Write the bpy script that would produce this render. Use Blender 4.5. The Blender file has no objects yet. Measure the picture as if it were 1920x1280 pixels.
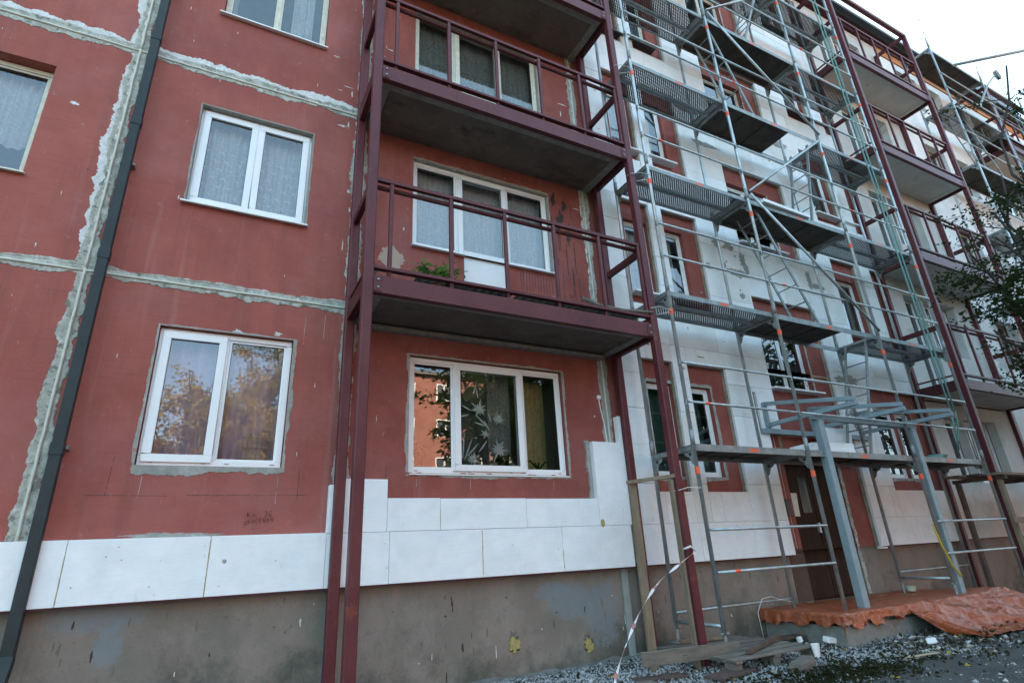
import bpy, bmesh, math, random
import numpy as np
from mathutils import Vector, Matrix, noise as mn
rnd = random.Random(7)
rng = np.random.default_rng(7)
SC = bpy.context.scene
COL = SC.collection
R = math.radians

# ------------------------------------------------------------------ camera
def make_camera():
    yaw, pt, rl = 0.4935, 0.3654, -0.0527
    f = Vector((math.sin(yaw)*math.cos(pt), math.cos(yaw)*math.cos(pt), math.sin(pt)))
    ri = Vector((math.cos(yaw), -math.sin(yaw), 0)); up = ri.cross(f)
    c, s = math.cos(rl), math.sin(rl)
    r2 = c*ri + s*up; u2 = -s*ri + c*up
    cam = bpy.data.cameras.new('camera'); o = bpy.data.objects.new('camera', cam); COL.objects.link(o)
    m = Matrix((r2, u2, -f)).transposed().to_4x4(); m.translation = (1.3114, -5.8106, 1.1693)
    o.matrix_world = m
    cam.sensor_width = 36; cam.lens = 1042.8/1920*36; cam.clip_start = .05; cam.clip_end = 3000
    SC.camera = o
make_camera()
# ------------------------------------------------------------------ world, sun, exposure
SUN_EL, SUN_AZ = 33, 12          # azimuth from +Y towards +X: the low sun stands behind the building
W = bpy.data.worlds.new('World'); SC.world = W; W.use_nodes = True
nt = W.node_tree; bg = nt.nodes['Background']
sk = nt.nodes.new('ShaderNodeTexSky'); sk.sky_type = 'NISHITA'; sk.sun_disc = False
sk.sun_elevation = R(SUN_EL); sk.sun_rotation = R(SUN_AZ); sk.air_density = 1.0; sk.dust_density = 2.5; sk.ozone_density = 1.0
vm = nt.nodes.new('ShaderNodeMix'); vm.data_type = 'RGBA'; vm.inputs[0].default_value = .42      # thin pale veil of high cloud
nt.links.new(sk.outputs[0], vm.inputs[6]); vm.inputs[7].default_value = (1.35, 2.25, 2.35, 1)
nt.links.new(vm.outputs[2], bg.inputs[0]); bg.inputs[1].default_value = 0.15
sl = bpy.data.lights.new('sun', 'SUN'); sl.energy = 4.5; sl.angle = R(.5); sl.color = (1, .80, .58)
so = bpy.data.objects.new('sun', sl); COL.objects.link(so)
sd = Vector((math.sin(R(SUN_AZ))*math.cos(R(SUN_EL)), math.cos(R(SUN_AZ))*math.cos(R(SUN_EL)), math.sin(R(SUN_EL))))
so.rotation_euler = sd.to_track_quat('Z', 'Y').to_euler(); so.location = (0, 40, 40)
vs = SC.view_settings; vs.view_transform = 'Standard'; vs.look = 'None'; vs.gamma = 1; vs.use_curve_mapping = False; vs.exposure = 2.68

# ------------------------------------------------------------------ materials
MATS = {}
def M(name, c1, c2=None, rough=.8, metal=0, scale=6, stretch=(1, 1, 1), bump=0, bscale=60, c3=None, t3=.62, s3=2.5, spec=.5, w3=.04, detail=5, lo=.35, hi=.65, trans=0):
    """Principled with a two-colour noise mix, an optional third stain colour and a fine bump."""
    if name in MATS: return MATS[name]
    m = bpy.data.materials.new(name); m.use_nodes = True; n = m.node_tree.nodes; l = m.node_tree.links
    p = n['Principled BSDF']; p.inputs['Roughness'].default_value = rough; p.inputs['Metallic'].default_value = metal
    p.inputs['Specular IOR Level'].default_value = spec
    tc = n.new('ShaderNodeTexCoord'); oi = n.new('ShaderNodeObjectInfo'); mp = n.new('ShaderNodeMapping')
    sc_ = n.new('ShaderNodeVectorMath'); sc_.operation = 'SCALE'; sc_.inputs[0].default_value = (31, 17, 23)
    l.new(oi.outputs['Random'], sc_.inputs['Scale']); l.new(tc.outputs['Object'], mp.inputs[0]); l.new(sc_.outputs[0], mp.inputs['Location'])
    mp.inputs['Scale'].default_value = stretch
    def nz(s, d=detail, r=.6):
        q = n.new('ShaderNodeTexNoise'); q.inputs['Scale'].default_value = s; q.inputs['Detail'].default_value = d; q.inputs['Roughness'].default_value = r
        l.new(mp.outputs[0], q.inputs['Vector']); return q
    def ramp(src, a, b):
        q = n.new('ShaderNodeMapRange'); q.inputs[1].default_value = a; q.inputs[2].default_value = b; l.new(src, q.inputs[0]); return q.outputs[0]
    def mix(f, a, b):
        q = n.new('ShaderNodeMix'); q.data_type = 'RGBA'; l.new(f, q.inputs[0])
        for s, k in ((a, 6), (b, 7)):
            if isinstance(s, tuple): q.inputs[k].default_value = (*s, 1)
            else: l.new(s, q.inputs[k])
        return q.outputs[2]
    if c2 is None: p.inputs['Base Color'].default_value = (*c1, 1)
    else:
        out = mix(ramp(nz(scale).outputs[0], lo, hi), c1, c2)
        if c3 is not None: out = mix(ramp(nz(s3, 8, .65).outputs[0], t3, t3+w3), out, c3)
        l.new(out, p.inputs['Base Color'])
    if bump:
        b = n.new('ShaderNodeBump'); b.inputs['Strength'].default_value = bump; b.inputs['Distance'].default_value = .01
        l.new(nz(bscale, 6).outputs[0], b.inputs['Height']); l.new(b.outputs[0], p.inputs['Normal'])
    MATS[name] = m; return m

def weather(m, layers):
    """extra wear: (noise scale, detail, stretch, lo, hi, amount, colour) laid over the base colour"""
    n = m.node_tree.nodes; l = m.node_tree.links; p = n['Principled BSDF']; src = p.inputs['Base Color'].links[0].from_socket; tc = n.new('ShaderNodeTexCoord')
    for i, (sc_, de, st, lo, hi, am, col) in enumerate(layers):
        mp = n.new('ShaderNodeMapping'); mp.inputs['Scale'].default_value = st; mp.inputs['Location'].default_value = (i*3.7, i*1.3, i*5.1); l.new(tc.outputs['Object'], mp.inputs[0])
        q = n.new('ShaderNodeTexNoise'); q.inputs['Scale'].default_value = sc_; q.inputs['Detail'].default_value = de; q.inputs['Roughness'].default_value = .65; l.new(mp.outputs[0], q.inputs['Vector'])
        r = n.new('ShaderNodeMapRange'); r.inputs[1].default_value = lo; r.inputs[2].default_value = hi; r.inputs[4].default_value = am; l.new(q.outputs[0], r.inputs[0])
        x = n.new('ShaderNodeMix'); x.data_type = 'RGBA'; l.new(r.outputs[0], x.inputs[0]); l.new(src, x.inputs[6]); x.inputs[7].default_value = (*col, 1); src = x.outputs[2]
    l.new(src, p.inputs['Base Color']); return m

def glass_mat():
    m = bpy.data.materials.new('window glass'); m.use_nodes = True; n = m.node_tree.nodes; l = m.node_tree.links
    n.remove(n['Principled BSDF']); out = n['Material Output']
    t = n.new('ShaderNodeBsdfTransparent'); t.inputs[0].default_value = (.90, .94, .93, 1)
    g = n.new('ShaderNodeBsdfGlossy'); g.inputs['Roughness'].default_value = 0; g.inputs[0].default_value = (.95, .97, 1, 1)
    fr = n.new('ShaderNodeFresnel'); fr.inputs[0].default_value = 1.5
    ma = n.new('ShaderNodeMath'); ma.operation = 'MULTIPLY_ADD'; ma.inputs[1].default_value = 1.7; ma.inputs[2].default_value = .05; ma.use_clamp = True
    tc = n.new('ShaderNodeTexCoord'); oi = n.new('ShaderNodeObjectInfo')
    nz = n.new('ShaderNodeTexNoise'); nz.noise_dimensions = '4D'; nz.inputs['Scale'].default_value = 3.0; nz.inputs['Detail'].default_value = 1
    b = n.new('ShaderNodeBump'); b.inputs['Strength'].default_value = .035; b.inputs['Distance'].default_value = .02
    l.new(tc.outputs['Object'], nz.inputs['Vector']); l.new(oi.outputs['Random'], nz.inputs['W']); l.new(nz.outputs[0], b.inputs['Height']); l.new(b.outputs[0], g.inputs['Normal'])
    mx = n.new('ShaderNodeMixShader'); l.new(fr.outputs[0], ma.inputs[0]); l.new(ma.outputs[0], mx.inputs[0])
    l.new(t.outputs[0], mx.inputs[1]); l.new(g.outputs[0], mx.inputs[2]); l.new(mx.outputs[0], out.inputs[0])
    return m

def cloth_mat(name, col, kind='lace', dens=.6):
    m = bpy.data.materials.new(name); m.use_nodes = True; n = m.node_tree.nodes; l = m.node_tree.links
    n.remove(n['Principled BSDF']); out = n['Material Output']
    d = n.new('ShaderNodeBsdfDiffuse'); d.inputs[0].default_value = (*col, 1)
    tl = n.new('ShaderNodeBsdfTranslucent'); tl.inputs[0].default_value = (*col, 1)
    a = n.new('ShaderNodeMixShader'); a.inputs[0].default_value = .35; l.new(d.outputs[0], a.inputs[1]); l.new(tl.outputs[0], a.inputs[2])
    if kind == 'solid':
        tc = n.new('ShaderNodeTexCoord'); v = n.new('ShaderNodeTexVoronoi'); v.inputs['Scale'].default_value = 26; l.new(tc.outputs['Object'], v.inputs['Vector'])
        r = n.new('ShaderNodeMix'); r.data_type = 'RGBA'; r.inputs[6].default_value = (*col, 1); r.inputs[7].default_value = (*[c*.6 for c in col], 1)
        l.new(v.outputs['Distance'], r.inputs[0]); l.new(r.outputs[2], d.inputs[0]); l.new(a.outputs[0], out.inputs[0]); return m
    tc = n.new('ShaderNodeTexCoord')
    v = n.new('ShaderNodeTexVoronoi'); v.feature = 'SMOOTH_F1'; v.inputs['Scale'].default_value = 34
    nz = n.new('ShaderNodeTexNoise'); nz.inputs['Scale'].default_value = 13; nz.inputs['Detail'].default_value = 2; nz.inputs['Distortion'].default_value = 3.5
    l.new(tc.outputs['Object'], v.inputs['Vector']); l.new(tc.outputs['Object'], nz.inputs['Vector'])
    mul = n.new('ShaderNodeMath'); mul.operation = 'MULTIPLY'; l.new(v.outputs['Distance'], mul.inputs[0]); l.new(nz.outputs[0], mul.inputs[1])
    mr = n.new('ShaderNodeMapRange'); mr.inputs[1].default_value = .05; mr.inputs[2].default_value = .40; mr.inputs[3].default_value = dens-.05; mr.inputs[4].default_value = min(.97, dens+.12)
    l.new(mul.outputs[0], mr.inputs[0])
    t = n.new('ShaderNodeBsdfTransparent'); mx = n.new('ShaderNodeMixShader')
    l.new(mr.outputs[0], mx.inputs[0]); l.new(t.outputs[0], mx.inputs[1]); l.new(a.outputs[0], mx.inputs[2]); l.new(mx.outputs[0], out.inputs[0])
    return m

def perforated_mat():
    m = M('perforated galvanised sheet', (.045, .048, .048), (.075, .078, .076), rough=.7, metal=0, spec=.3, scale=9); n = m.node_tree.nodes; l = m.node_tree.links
    p = n['Principled BSDF']; tc = n.new('ShaderNodeTexCoord'); sp = n.new('ShaderNodeSeparateXYZ'); l.new(tc.outputs['Object'], sp.inputs[0])
    def mth(op, a, b=None):
        q = n.new('ShaderNodeMath'); q.operation = op
        for i, s in enumerate((a, b)):
            if s is None: continue
            if isinstance(s, (int, float)): q.inputs[i].default_value = s
            else: l.new(s, q.inputs[i])
        return q.outputs[0]
    s = 1/.044
    u = mth('MULTIPLY', mth('ADD', sp.outputs[0], sp.outputs[1]), s); v = mth('MULTIPLY', mth('SUBTRACT', sp.outputs[0], sp.outputs[1]), s)
    fu = mth('SUBTRACT', mth('FRACT', u), .5); fv = mth('SUBTRACT', mth('FRACT', v), .5)
    d = mth('ADD', mth('MULTIPLY', fu, fu), mth('MULTIPLY', fv, fv)); a = mth('GREATER_THAN', d, .062)
    l.new(a, p.inputs['Alpha']); return m

def leaf_mat(name, c1, c2):
    m = bpy.data.materials.new(name); m.use_nodes = True; n = m.node_tree.nodes; l = m.node_tree.links
    n.remove(n['Principled BSDF']); out = n['Material Output']
    tc = n.new('ShaderNodeTexCoord'); nz = n.new('ShaderNodeTexNoise'); nz.inputs['Scale'].default_value = 1.7; nz.inputs['Detail'].default_value = 8; nz.inputs['Roughness'].default_value = .8
    l.new(tc.outputs['Object'], nz.inputs['Vector'])
    mr = n.new('ShaderNodeMapRange'); mr.inputs[1].default_value = .38; mr.inputs[2].default_value = .62; l.new(nz.outputs[0], mr.inputs[0])
    mx = n.new('ShaderNodeMix'); mx.data_type = 'RGBA'; mx.inputs[6].default_value = (*c1, 1); mx.inputs[7].default_value = (*c2, 1); l.new(mr.outputs[0], mx.inputs[0])
    d = n.new('ShaderNodeBsdfDiffuse'); t = n.new('ShaderNodeBsdfTranslucent'); l.new(mx.outputs[2], d.inputs[0]); l.new(mx.outputs[2], t.inputs[0])
    a = n.new('ShaderNodeMixShader'); a.inputs[0].default_value = .35; l.new(d.outputs[0], a.inputs[1]); l.new(t.outputs[0], a.inputs[2]); l.new(a.outputs[0], out.inputs[0])
    return m

RED = M('brick red facade paint', (.300, .082, .062), (.370, .106, .082), rough=.9, scale=1.6, bump=.35, bscale=90, c3=(.30, .076, .066), t3=.50, s3=1.1, w3=.2)
RED2 = M('old red facade paint', (.240, .062, .046), (.305, .084, .064), rough=.9, scale=4, bump=.4, bscale=80, c3=(.22, .055, .045), t3=.52, s3=1.4, w3=.2)
MORTAR = M('grey joint mortar', (.29, .295, .25), (.50, .50, .445), rough=.95, scale=11, bump=1, bscale=45, c3=(.20, .20, .165), t3=.56, s3=13, w3=.05)
PRIMER = M('chalky white filler', (.54, .55, .52), (.69, .70, .69), rough=.95, scale=12, bump=.7, bscale=60, c3=(.42, .40, .36), t3=.62, s3=16)
BEAD = M('pale sealant bead', (.50, .51, .43), (.64, .63, .54), rough=.7, scale=10, bump=.4, bscale=40)
CEM = M('fresh cement render', (.27, .27, .24), (.37, .365, .33), rough=.95, scale=9, bump=.8, bscale=60, c3=(.36, .22, .18), t3=.63, s3=8)
DARKGAP = M('dark joint recess', (.05, .045, .04), rough=1)
EPS = M('white polystyrene', (.78, .80, .805), (.86, .87, .875), rough=.75, scale=5, bump=.25, bscale=220, c3=(.70, .71, .70), t3=.70, s3=7)
EPS2 = M('weathered polystyrene', (.70, .70, .67), (.80, .80, .78), rough=.8, scale=2, bump=.3, bscale=150, c3=(.60, .58, .52), t3=.66, s3=3)
FOAM = M('yellow mounting foam', (.30, .23, .07), (.42, .35, .14), rough=.8, scale=30, bump=.8, bscale=60)
SEAM = M('adhesive seam', (.42, .39, .29), (.24, .22, .17), rough=.95, scale=7)
RENDER = M('base coat render', (.50, .49, .46), (.60, .59, .55), rough=.9, scale=1.4, bump=.3, bscale=80, c3=(.46, .43, .37), t3=.60, s3=.9)
PLINTH = M('stained plinth plaster', (.185, .150, .125), (.265, .215, .180), rough=.95, scale=1.3, bump=.7, bscale=50, c3=(.17, .155, .125), t3=.50, s3=1.9, w3=.20, stretch=(1, 1, .7))
for m_ in (RED, RED2):
    weather(m_, [(5, 6, (1, 1, .07), .50, .70, .50, (.20, .062, .053)), (6, 5, (1, 1, .05), .58, .72, .40, (.46, .22, .20)), (34, 5, (.12, 1, 1.6), .50, .72, .30, (.21, .055, .047)), (1.1, 8, (1, 1, 1), .48, .64, .45, (.35, .135, .12)), (.7, 9, (1, 1, .5), .52, .60, .35, (.20, .052, .045)), (14, 8, (1, 1, .8), .62, .68, .35, (.46, .25, .23)),
        (75, 3, (1, 1, .55), .685, .72, .65, (.50, .36, .34)), (60, 3, (1, 1, 1), .70, .73, .7, (.09, .04, .035)), (260, 2, (1, 1, 1), .5, .8, .30, (.20, .05, .045))])
for m_ in (EPS, EPS2):
    weather(m_, [(55, 4, (.10, 1, 1.4), .50, .75, .30, (.66, .69, .70)), (2.2, 8, (1, 1, 1), .55, .72, .28, (.60, .60, .56)), (110, 2, (1, 1, 1), .66, .72, .35, (.50, .50, .47)), (9, 8, (1, 1, .3), .64, .72, .35, (.52, .50, .44))])
def plinth_grime(m):
    n = m.node_tree.nodes; l = m.node_tree.links; p = n['Principled BSDF']; src = p.inputs['Base Color'].links[0].from_socket
    tc = n.new('ShaderNodeTexCoord'); sp = n.new('ShaderNodeSeparateXYZ'); l.new(tc.outputs['Object'], sp.inputs[0])
    def noise(s, d, st=(1, 1, 1)):
        mp = n.new('ShaderNodeMapping'); mp.inputs['Scale'].default_value = st; l.new(tc.outputs['Object'], mp.inputs[0])
        q = n.new('ShaderNodeTexNoise'); q.inputs['Scale'].default_value = s; q.inputs['Detail'].default_value = d; q.inputs['Roughness'].default_value = .72; l.new(mp.outputs[0], q.inputs['Vector']); return q.outputs[0]
    def math_(op, a, b):
        q = n.new('ShaderNodeMath'); q.operation = op; q.use_clamp = op == 'MULTIPLY'
        for i, x in enumerate((a, b)):
            if isinstance(x, (int, float)): q.inputs[i].default_value = x
            else: l.new(x, q.inputs[i])
        return q.outputs[0]
    def rng_(x, a, b):
        q = n.new('ShaderNodeMapRange'); q.inputs[1].default_value = a; q.inputs[2].default_value = b; l.new(x, q.inputs[0]); return q.outputs[0]
    # moss and splash dirt creeping up from the soil, and run-off streaks
    creep = rng_(math_('SUBTRACT', noise(1.5, 9), math_('MULTIPLY', sp.outputs[2], .34)), .36, .54)
    streak = rng_(noise(7, 6, (1, 1, .08)), .60, .75)
    speck = rng_(noise(42, 4), .60, .68)
    for f, k, col in ((creep, .85, (.07, .073, .056)), (streak, .55, (.115, .105, .088)), (speck, .55, (.085, .078, .065)), (rng_(noise(2.6, 9), .52, .62), .45, (.27, .235, .20)), (rng_(noise(11, 8, (1, 1, .5)), .60, .68), .45, (.20, .19, .17))):
        q = n.new('ShaderNodeMix'); q.data_type = 'RGBA'; l.new(math_('MULTIPLY', f, k), q.inputs[0]); l.new(src, q.inputs[6]); q.inputs[7].default_value = (*col, 1); src = q.outputs[2]
    for cx, cz, rx, rz in ((.62, .90, .36, .16), (.72, .66, .10, .20), (5.05, .66, .34, .20), (5.45, .50, .24, .36), (4.78, .78, .22, .10)):
        ex = math_('DIVIDE', math_('SUBTRACT', sp.outputs[0], cx), rx); ez = math_('DIVIDE', math_('SUBTRACT', sp.outputs[2], cz), rz)
        d2 = math_('ADD', math_('POWER', math_('ABSOLUTE', ex, 0), 2), math_('POWER', math_('ABSOLUTE', ez, 0), 2))
        f = rng_(math_('SUBTRACT', math_('ADD', .75, math_('MULTIPLY', math_('SUBTRACT', noise(9, 9), .42), 4.0)), math_('SUBTRACT', d2, math_('SUBTRACT', noise(2.2, 6), .5))), .0, .55)
        q = n.new('ShaderNodeMix'); q.data_type = 'RGBA'; l.new(math_('MULTIPLY', f, .62), q.inputs[0]); l.new(src, q.inputs[6]); q.inputs[7].default_value = (.19, .225, .245, 1); src = q.outputs[2]
    l.new(src, p.inputs['Base Color'])
plinth_grime(PLINTH)
GRIME = M('dark green grime', (.10, .105, .08), (.17, .16, .125), rough=1, scale=6, bump=.5)
BLUEP = M('grey blue paint patch', (.20, .245, .265), (.27, .29, .29), rough=.9, scale=7, bump=.5, bscale=50)
PVC = M('white window plastic', (.78, .80, .80), (.83, .84, .84), rough=.35, scale=3)
OLDW = M('old cream painted wood', (.55, .53, .43), (.68, .66, .56), rough=.6, scale=15, c3=(.36, .30, .21), t3=.66, s3=18)
GASKET = M('black rubber gasket', (.02, .02, .02), rough=.6)
STEEL = M('oxide red steel paint', (.088, .018, .022), (.118, .027, .031), rough=.45, spec=.3, scale=3, c3=(.17, .04, .026), t3=.64, s3=2.2, bump=.08, bscale=30)
STEELD = M('dark oxide steel paint', (.060, .013, .015), (.085, .020, .022), rough=.55, spec=.25, scale=5)
CONC = M('weathered slab concrete', (.115, .092, .078), (.175, .145, .122), rough=.95, scale=2, bump=.7, bscale=60, c3=(.085, .072, .06), t3=.55, s3=2, w3=.12)
CONCG = M('grey concrete lip', (.19, .19, .17), (.27, .27, .245), rough=.95, scale=9, bump=.6, c3=(.20, .19, .16), t3=.6, s3=6)
GALV = M('galvanised scaffold tube', (.33, .37, .375), (.48, .52, .525), rough=.40, metal=.6, scale=14, stretch=(1, 1, .4), c3=(.30, .32, .31), t3=.62, s3=12)
GALVD = M('dull galvanised deck steel', (.20, .225, .225), (.31, .335, .33), rough=.55, metal=.4, scale=8, c3=(.22, .22, .20), t3=.6, s3=6)
PERF = perforated_mat()
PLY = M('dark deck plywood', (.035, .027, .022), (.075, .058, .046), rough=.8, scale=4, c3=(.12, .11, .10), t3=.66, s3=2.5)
ORANGE = M('fluorescent orange marker', (.80, .10, .035), rough=.5)
CANOPY = M('blue grey primer steel', (.20, .265, .29), (.25, .315, .34), rough=.5, scale=5)
WOOD = M('raw weathered timber', (.15, .115, .075), (.235, .185, .125), rough=.85, scale=5, stretch=(3, 3, .4), bump=.5, bscale=40, c3=(.16, .13, .10), t3=.6, s3=5)
WOODP = M('grey pallet wood', (.115, .10, .082), (.19, .168, .138), rough=.9, scale=7, stretch=(.5, 3, 3), bump=.6, bscale=40, c3=(.11, .09, .075), t3=.6, s3=6)
WOODD = M('dark wet board', (.06, .035, .028), (.11, .07, .055), rough=.8, scale=8, bump=.4)
TARP = M('orange tarpaulin', (.30, .066, .024), (.38, .095, .040), rough=.42, scale=3, bump=.2, bscale=25, c3=(.36, .15, .09), t3=.60, s3=2)
PIPE = M('dark grey coated sheet', (.020, .026, .028), (.030, .037, .039), rough=.5, spec=.3, scale=4)
weather(MORTAR, [(30, 6, (.5, 1, 1), .55, .66, .6, (.22, .22, .18)), (8, 8, (1, 1, 1), .58, .64, .55, (.66, .66, .62))])
weather(CEM, [(26, 6, (1, 1, 1), .56, .66, .5, (.22, .22, .19)), (7, 8, (1, 1, 1), .58, .66, .5, (.52, .53, .50))])
weather(PRIMER, [(20, 7, (1, 1, 1), .56, .62, .6, (.40, .40, .35))])
for m_ in (STEEL, STEELD):
    weather(m_, [(40, 5, (1, 1, .25), .58, .70, .35, (.16, .055, .045)), (90, 3, (1, 1, .5), .66, .70, .6, (.24, .13, .11)), (2.5, 8, (1, 1, .4), .52, .70, .4, (.13, .036, .045)), (6, 8, (1, 1, 1), .66, .70, .6, (.20, .075, .03))])
weather(CONC, [(9, 7, (1, 1, 1), .60, .66, .5, (.20, .19, .17)), (3, 8, (.4, 1, 1), .56, .66, .5, (.05, .045, .04))])
weather(RENDER, [(4, 7, (1, 1, .2), .52, .70, .35, (.38, .36, .33)), (30, 4, (.3, 1, 1), .5, .75, .25, (.42, .41, .38))])
def crease(m):
    n = m.node_tree.nodes; l = m.node_tree.links; p = n['Principled BSDF']; tc = n.new('ShaderNodeTexCoord'); hs = []
    for sc_, st, rt in ((7, (1, .35, 1), .5), (13, (.4, 1, 1), -.4), (26, (1, 1, 1), 0)):
        mp = n.new('ShaderNodeMapping'); mp.inputs['Scale'].default_value = st; mp.inputs['Rotation'].default_value = (0, 0, rt); l.new(tc.outputs['Object'], mp.inputs[0])
        v = n.new('ShaderNodeTexVoronoi'); v.feature = 'F1'; v.distance = 'MANHATTAN'; v.inputs['Scale'].default_value = sc_; l.new(mp.outputs[0], v.inputs['Vector']); hs.append(v.outputs['Distance'])
    a = n.new('ShaderNodeMath'); a.operation = 'ADD'; l.new(hs[0], a.inputs[0]); l.new(hs[1], a.inputs[1]); c = n.new('ShaderNodeMath'); c.operation = 'MULTIPLY_ADD'; c.inputs[1].default_value = .4; l.new(hs[2], c.inputs[0]); l.new(a.outputs[0], c.inputs[2])
    b = n.new('ShaderNodeBump'); b.inputs['Strength'].default_value = .5; b.inputs['Distance'].default_value = .02; l.new(c.outputs[0], b.inputs['Height']); l.new(b.outputs[0], p.inputs['Normal'])
crease(TARP); weather(TARP, [(3, 7, (1, 1, 1), .50, .66, .55, (.22, .10, .06)), (9, 6, (1, 1, 1), .56, .66, .4, (.50, .24, .15))])
GLASS = glass_mat()
LACE = cloth_mat('white lace curtain', (.84, .86, .88), 'lace', .74)
LACED = cloth_mat('thin net curtain', (.72, .76, .72), 'lace', .34)
PURPLE = cloth_mat('mauve voile curtain', (.78, .58, .74), 'lace', .90)
GOLDC = cloth_mat('ochre patterned curtain', (.66, .53, .26), 'solid')
GREENC = cloth_mat('sea green curtain', (.10, .20, .17), 'solid')
FLORAL = M('white lace flowers', (.50, .56, .56), rough=.9)
ROOM = M('dim room wall', (.22, .21, .18), (.26, .25, .22), rough=.95)
DOORW = M('brown varnished door', (.026, .013, .008), (.042, .021, .012), rough=.8, spec=.2, scale=3, stretch=(4, 4, .5))
LEAF = leaf_mat('green leaves', (.030, .060, .014), (.060, .095, .024))
LEAFN = leaf_mat('dark near leaves', (.018, .034, .013), (.040, .058, .02))
LEAFY = leaf_mat('yellowing leaves', (.44, .33, .06), (.22, .22, .045))
BARK = M('tree bark', (.035, .03, .024), (.065, .055, .045), rough=.95, scale=9, bump=.8, bscale=20)
ROPE = M('teal scaffold rope', (.12, .25, .235), (.17, .31, .29), rough=.9, scale=60)
WHITEP = M('white plastic', (.75, .76, .76), rough=.4)
WIRE = M('pale tie wire', (.55, .55, .52), rough=.5)
SOIL = M('damp dark soil', (.042, .040, .032), (.085, .078, .062), rough=1, scale=2.2, bump=1, bscale=14, c3=(.12, .12, .11), t3=.58, s3=3)
ASPH = M('worn asphalt', (.050, .050, .049), (.075, .074, .070), rough=.95, scale=3, bump=.7, bscale=60)
STONE = M('pale crushed gravel', (.27, .28, .285), (.47, .48, .48), rough=.9, scale=11, lo=.3, hi=.7)
ROOFM = M('dark sheet roofing', (.06, .065, .07), (.08, .085, .09), rough=.5)

# ------------------------------------------------------------------ mesh helpers
class MB:
    def __init__(s): s.v = []; s.f = []
    def quad(s, *p):
        k = len(s.v); s.v += [tuple(q) for q in p]; s.f.append(tuple(range(k, k+len(p)))); return s
    def box(s, x0, x1, y0, y1, z0, z1):
        k = len(s.v)
        s.v += [(x0, y0, z0), (x1, y0, z0), (x1, y1, z0), (x0, y1, z0), (x0, y0, z1), (x1, y0, z1), (x1, y1, z1), (x0, y1, z1)]
        s.f += [(k, k+3, k+2, k+1), (k+4, k+5, k+6, k+7), (k, k+1, k+5, k+4), (k+1, k+2, k+6, k+5), (k+2, k+3, k+7, k+6), (k+3, k, k+4, k+7)]
        return s
    def beam(s, a, b, w, h, roll=0):
        a = Vector(a); b = Vector(b); d = (b-a).normalized()
        ref = Vector((0, 0, 1)) if abs(d.z) < .95 else Vector((0, 1, 0))
        x = d.cross(ref).normalized(); y = x.cross(d).normalized()
        if roll: q = Matrix.Rotation(roll, 3, d); x = q @ x; y = q @ y
        k = len(s.v)
        for p in (a, b):
            for i, j in ((-1, -1), (1, -1), (1, 1), (-1, 1)): s.v.append(tuple(p + x*i*w/2 + y*j*h/2))
        s.f += [(k, k+1, k+2, k+3), (k+7, k+6, k+5, k+4)] + [(k+i, k+4+i, k+4+(i+1) % 4, k+(i+1) % 4) for i in range(4)]
        return s
    def tube(s, pts, r, n=8, caps=True):
        pts = [Vector(p) for p in pts]; rs = r if isinstance(r, (list, tuple)) else [r]*len(pts)
        k0 = len(s.v); d0 = (pts[1]-pts[0]).normalized()
        x = d0.cross(Vector((0, 0, 1)) if abs(d0.z) < .95 else Vector((0, 1, 0))).normalized()
        for i, p in enumerate(pts):
            d = (pts[min(i+1, len(pts)-1)] - pts[max(i-1, 0)]).normalized()
            x = (x - d*x.dot(d)).normalized(); y = d.cross(x)
            for j in range(n):
                t = 2*math.pi*j/n; s.v.append(tuple(p + (x*math.cos(t) + y*math.sin(t))*rs[i]))
        for i in range(len(pts)-1):
            for j in range(n):
                a = k0+i*n+j; b = k0+i*n+(j+1) % n; s.f.append((a, b, b+n, a+n))
        if caps:
            s.f.append(tuple(k0+j for j in range(n))[::-1]); s.f.append(tuple(k0+(len(pts)-1)*n+j for j in range(n)))
        return s
    def prism(s, poly, axis, a, b):
        """extrude a 2-D polygon; axis 'x','y' or 'z' between a and b"""
        k = len(s.v); n = len(poly)
        for t in (a, b):
            for u, v in poly: s.v.append({'x': (t, u, v), 'y': (u, t, v), 'z': (u, v, t)}[axis])
        s.f += [tuple(range(k, k+n)), tuple(range(k+2*n-1, k+n-1, -1))] + [(k+i, k+n+i, k+n+(i+1) % n, k+(i+1) % n) for i in range(n)]
        return s
    def build(s, name, mat, parent=None, smooth=False, bevel=0, fix=True, loc=None):
        me = bpy.data.meshes.new(name); me.from_pydata(s.v, [], s.f); me.materials.append(mat)
        if fix or bevel:
            bm = bmesh.new(); bm.from_mesh(me)
            if bevel:
                bmesh.ops.remove_doubles(bm, verts=bm.verts, dist=1e-5)
                bmesh.ops.bevel(bm, geom=[e for e in bm.edges if len(e.link_faces) == 2 and e.calc_face_angle(0) > .6], offset=bevel, segments=1, affect='EDGES', clamp_overlap=True)
            if fix: bmesh.ops.recalc_face_normals(bm, faces=bm.faces)
            bm.to_mesh(me); bm.free()
        if smooth: me.shade_smooth()
        return link(name, me, parent, loc)
def link(name, me, parent=None, loc=None):
    o = bpy.data.objects.new(name, me); COL.objects.link(o)
    if loc is not None: o.location = loc
    if parent is not None:
        o.parent = parent; o.matrix_parent_inverse = wmat(parent).inverted()
    return o
def wmat(o):
    m = Matrix.LocRotScale(o.location, o.rotation_euler, o.scale)
    return (wmat(o.parent) @ o.matrix_parent_inverse @ m) if o.parent else m
def thing(name, label, cat, loc=(0, 0, 0), group=None):
    o = bpy.data.objects.new(name, None); COL.objects.link(o); o.location = loc; o.empty_display_size = .2
    return tag(o, label, cat, group)
def tag(o, label=None, cat=None, group=None, kind=None):
    if label: o['label'] = label
    if cat: o['category'] = cat
    if group: o['group'] = group
    if kind: o['kind'] = kind
    return o
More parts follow.
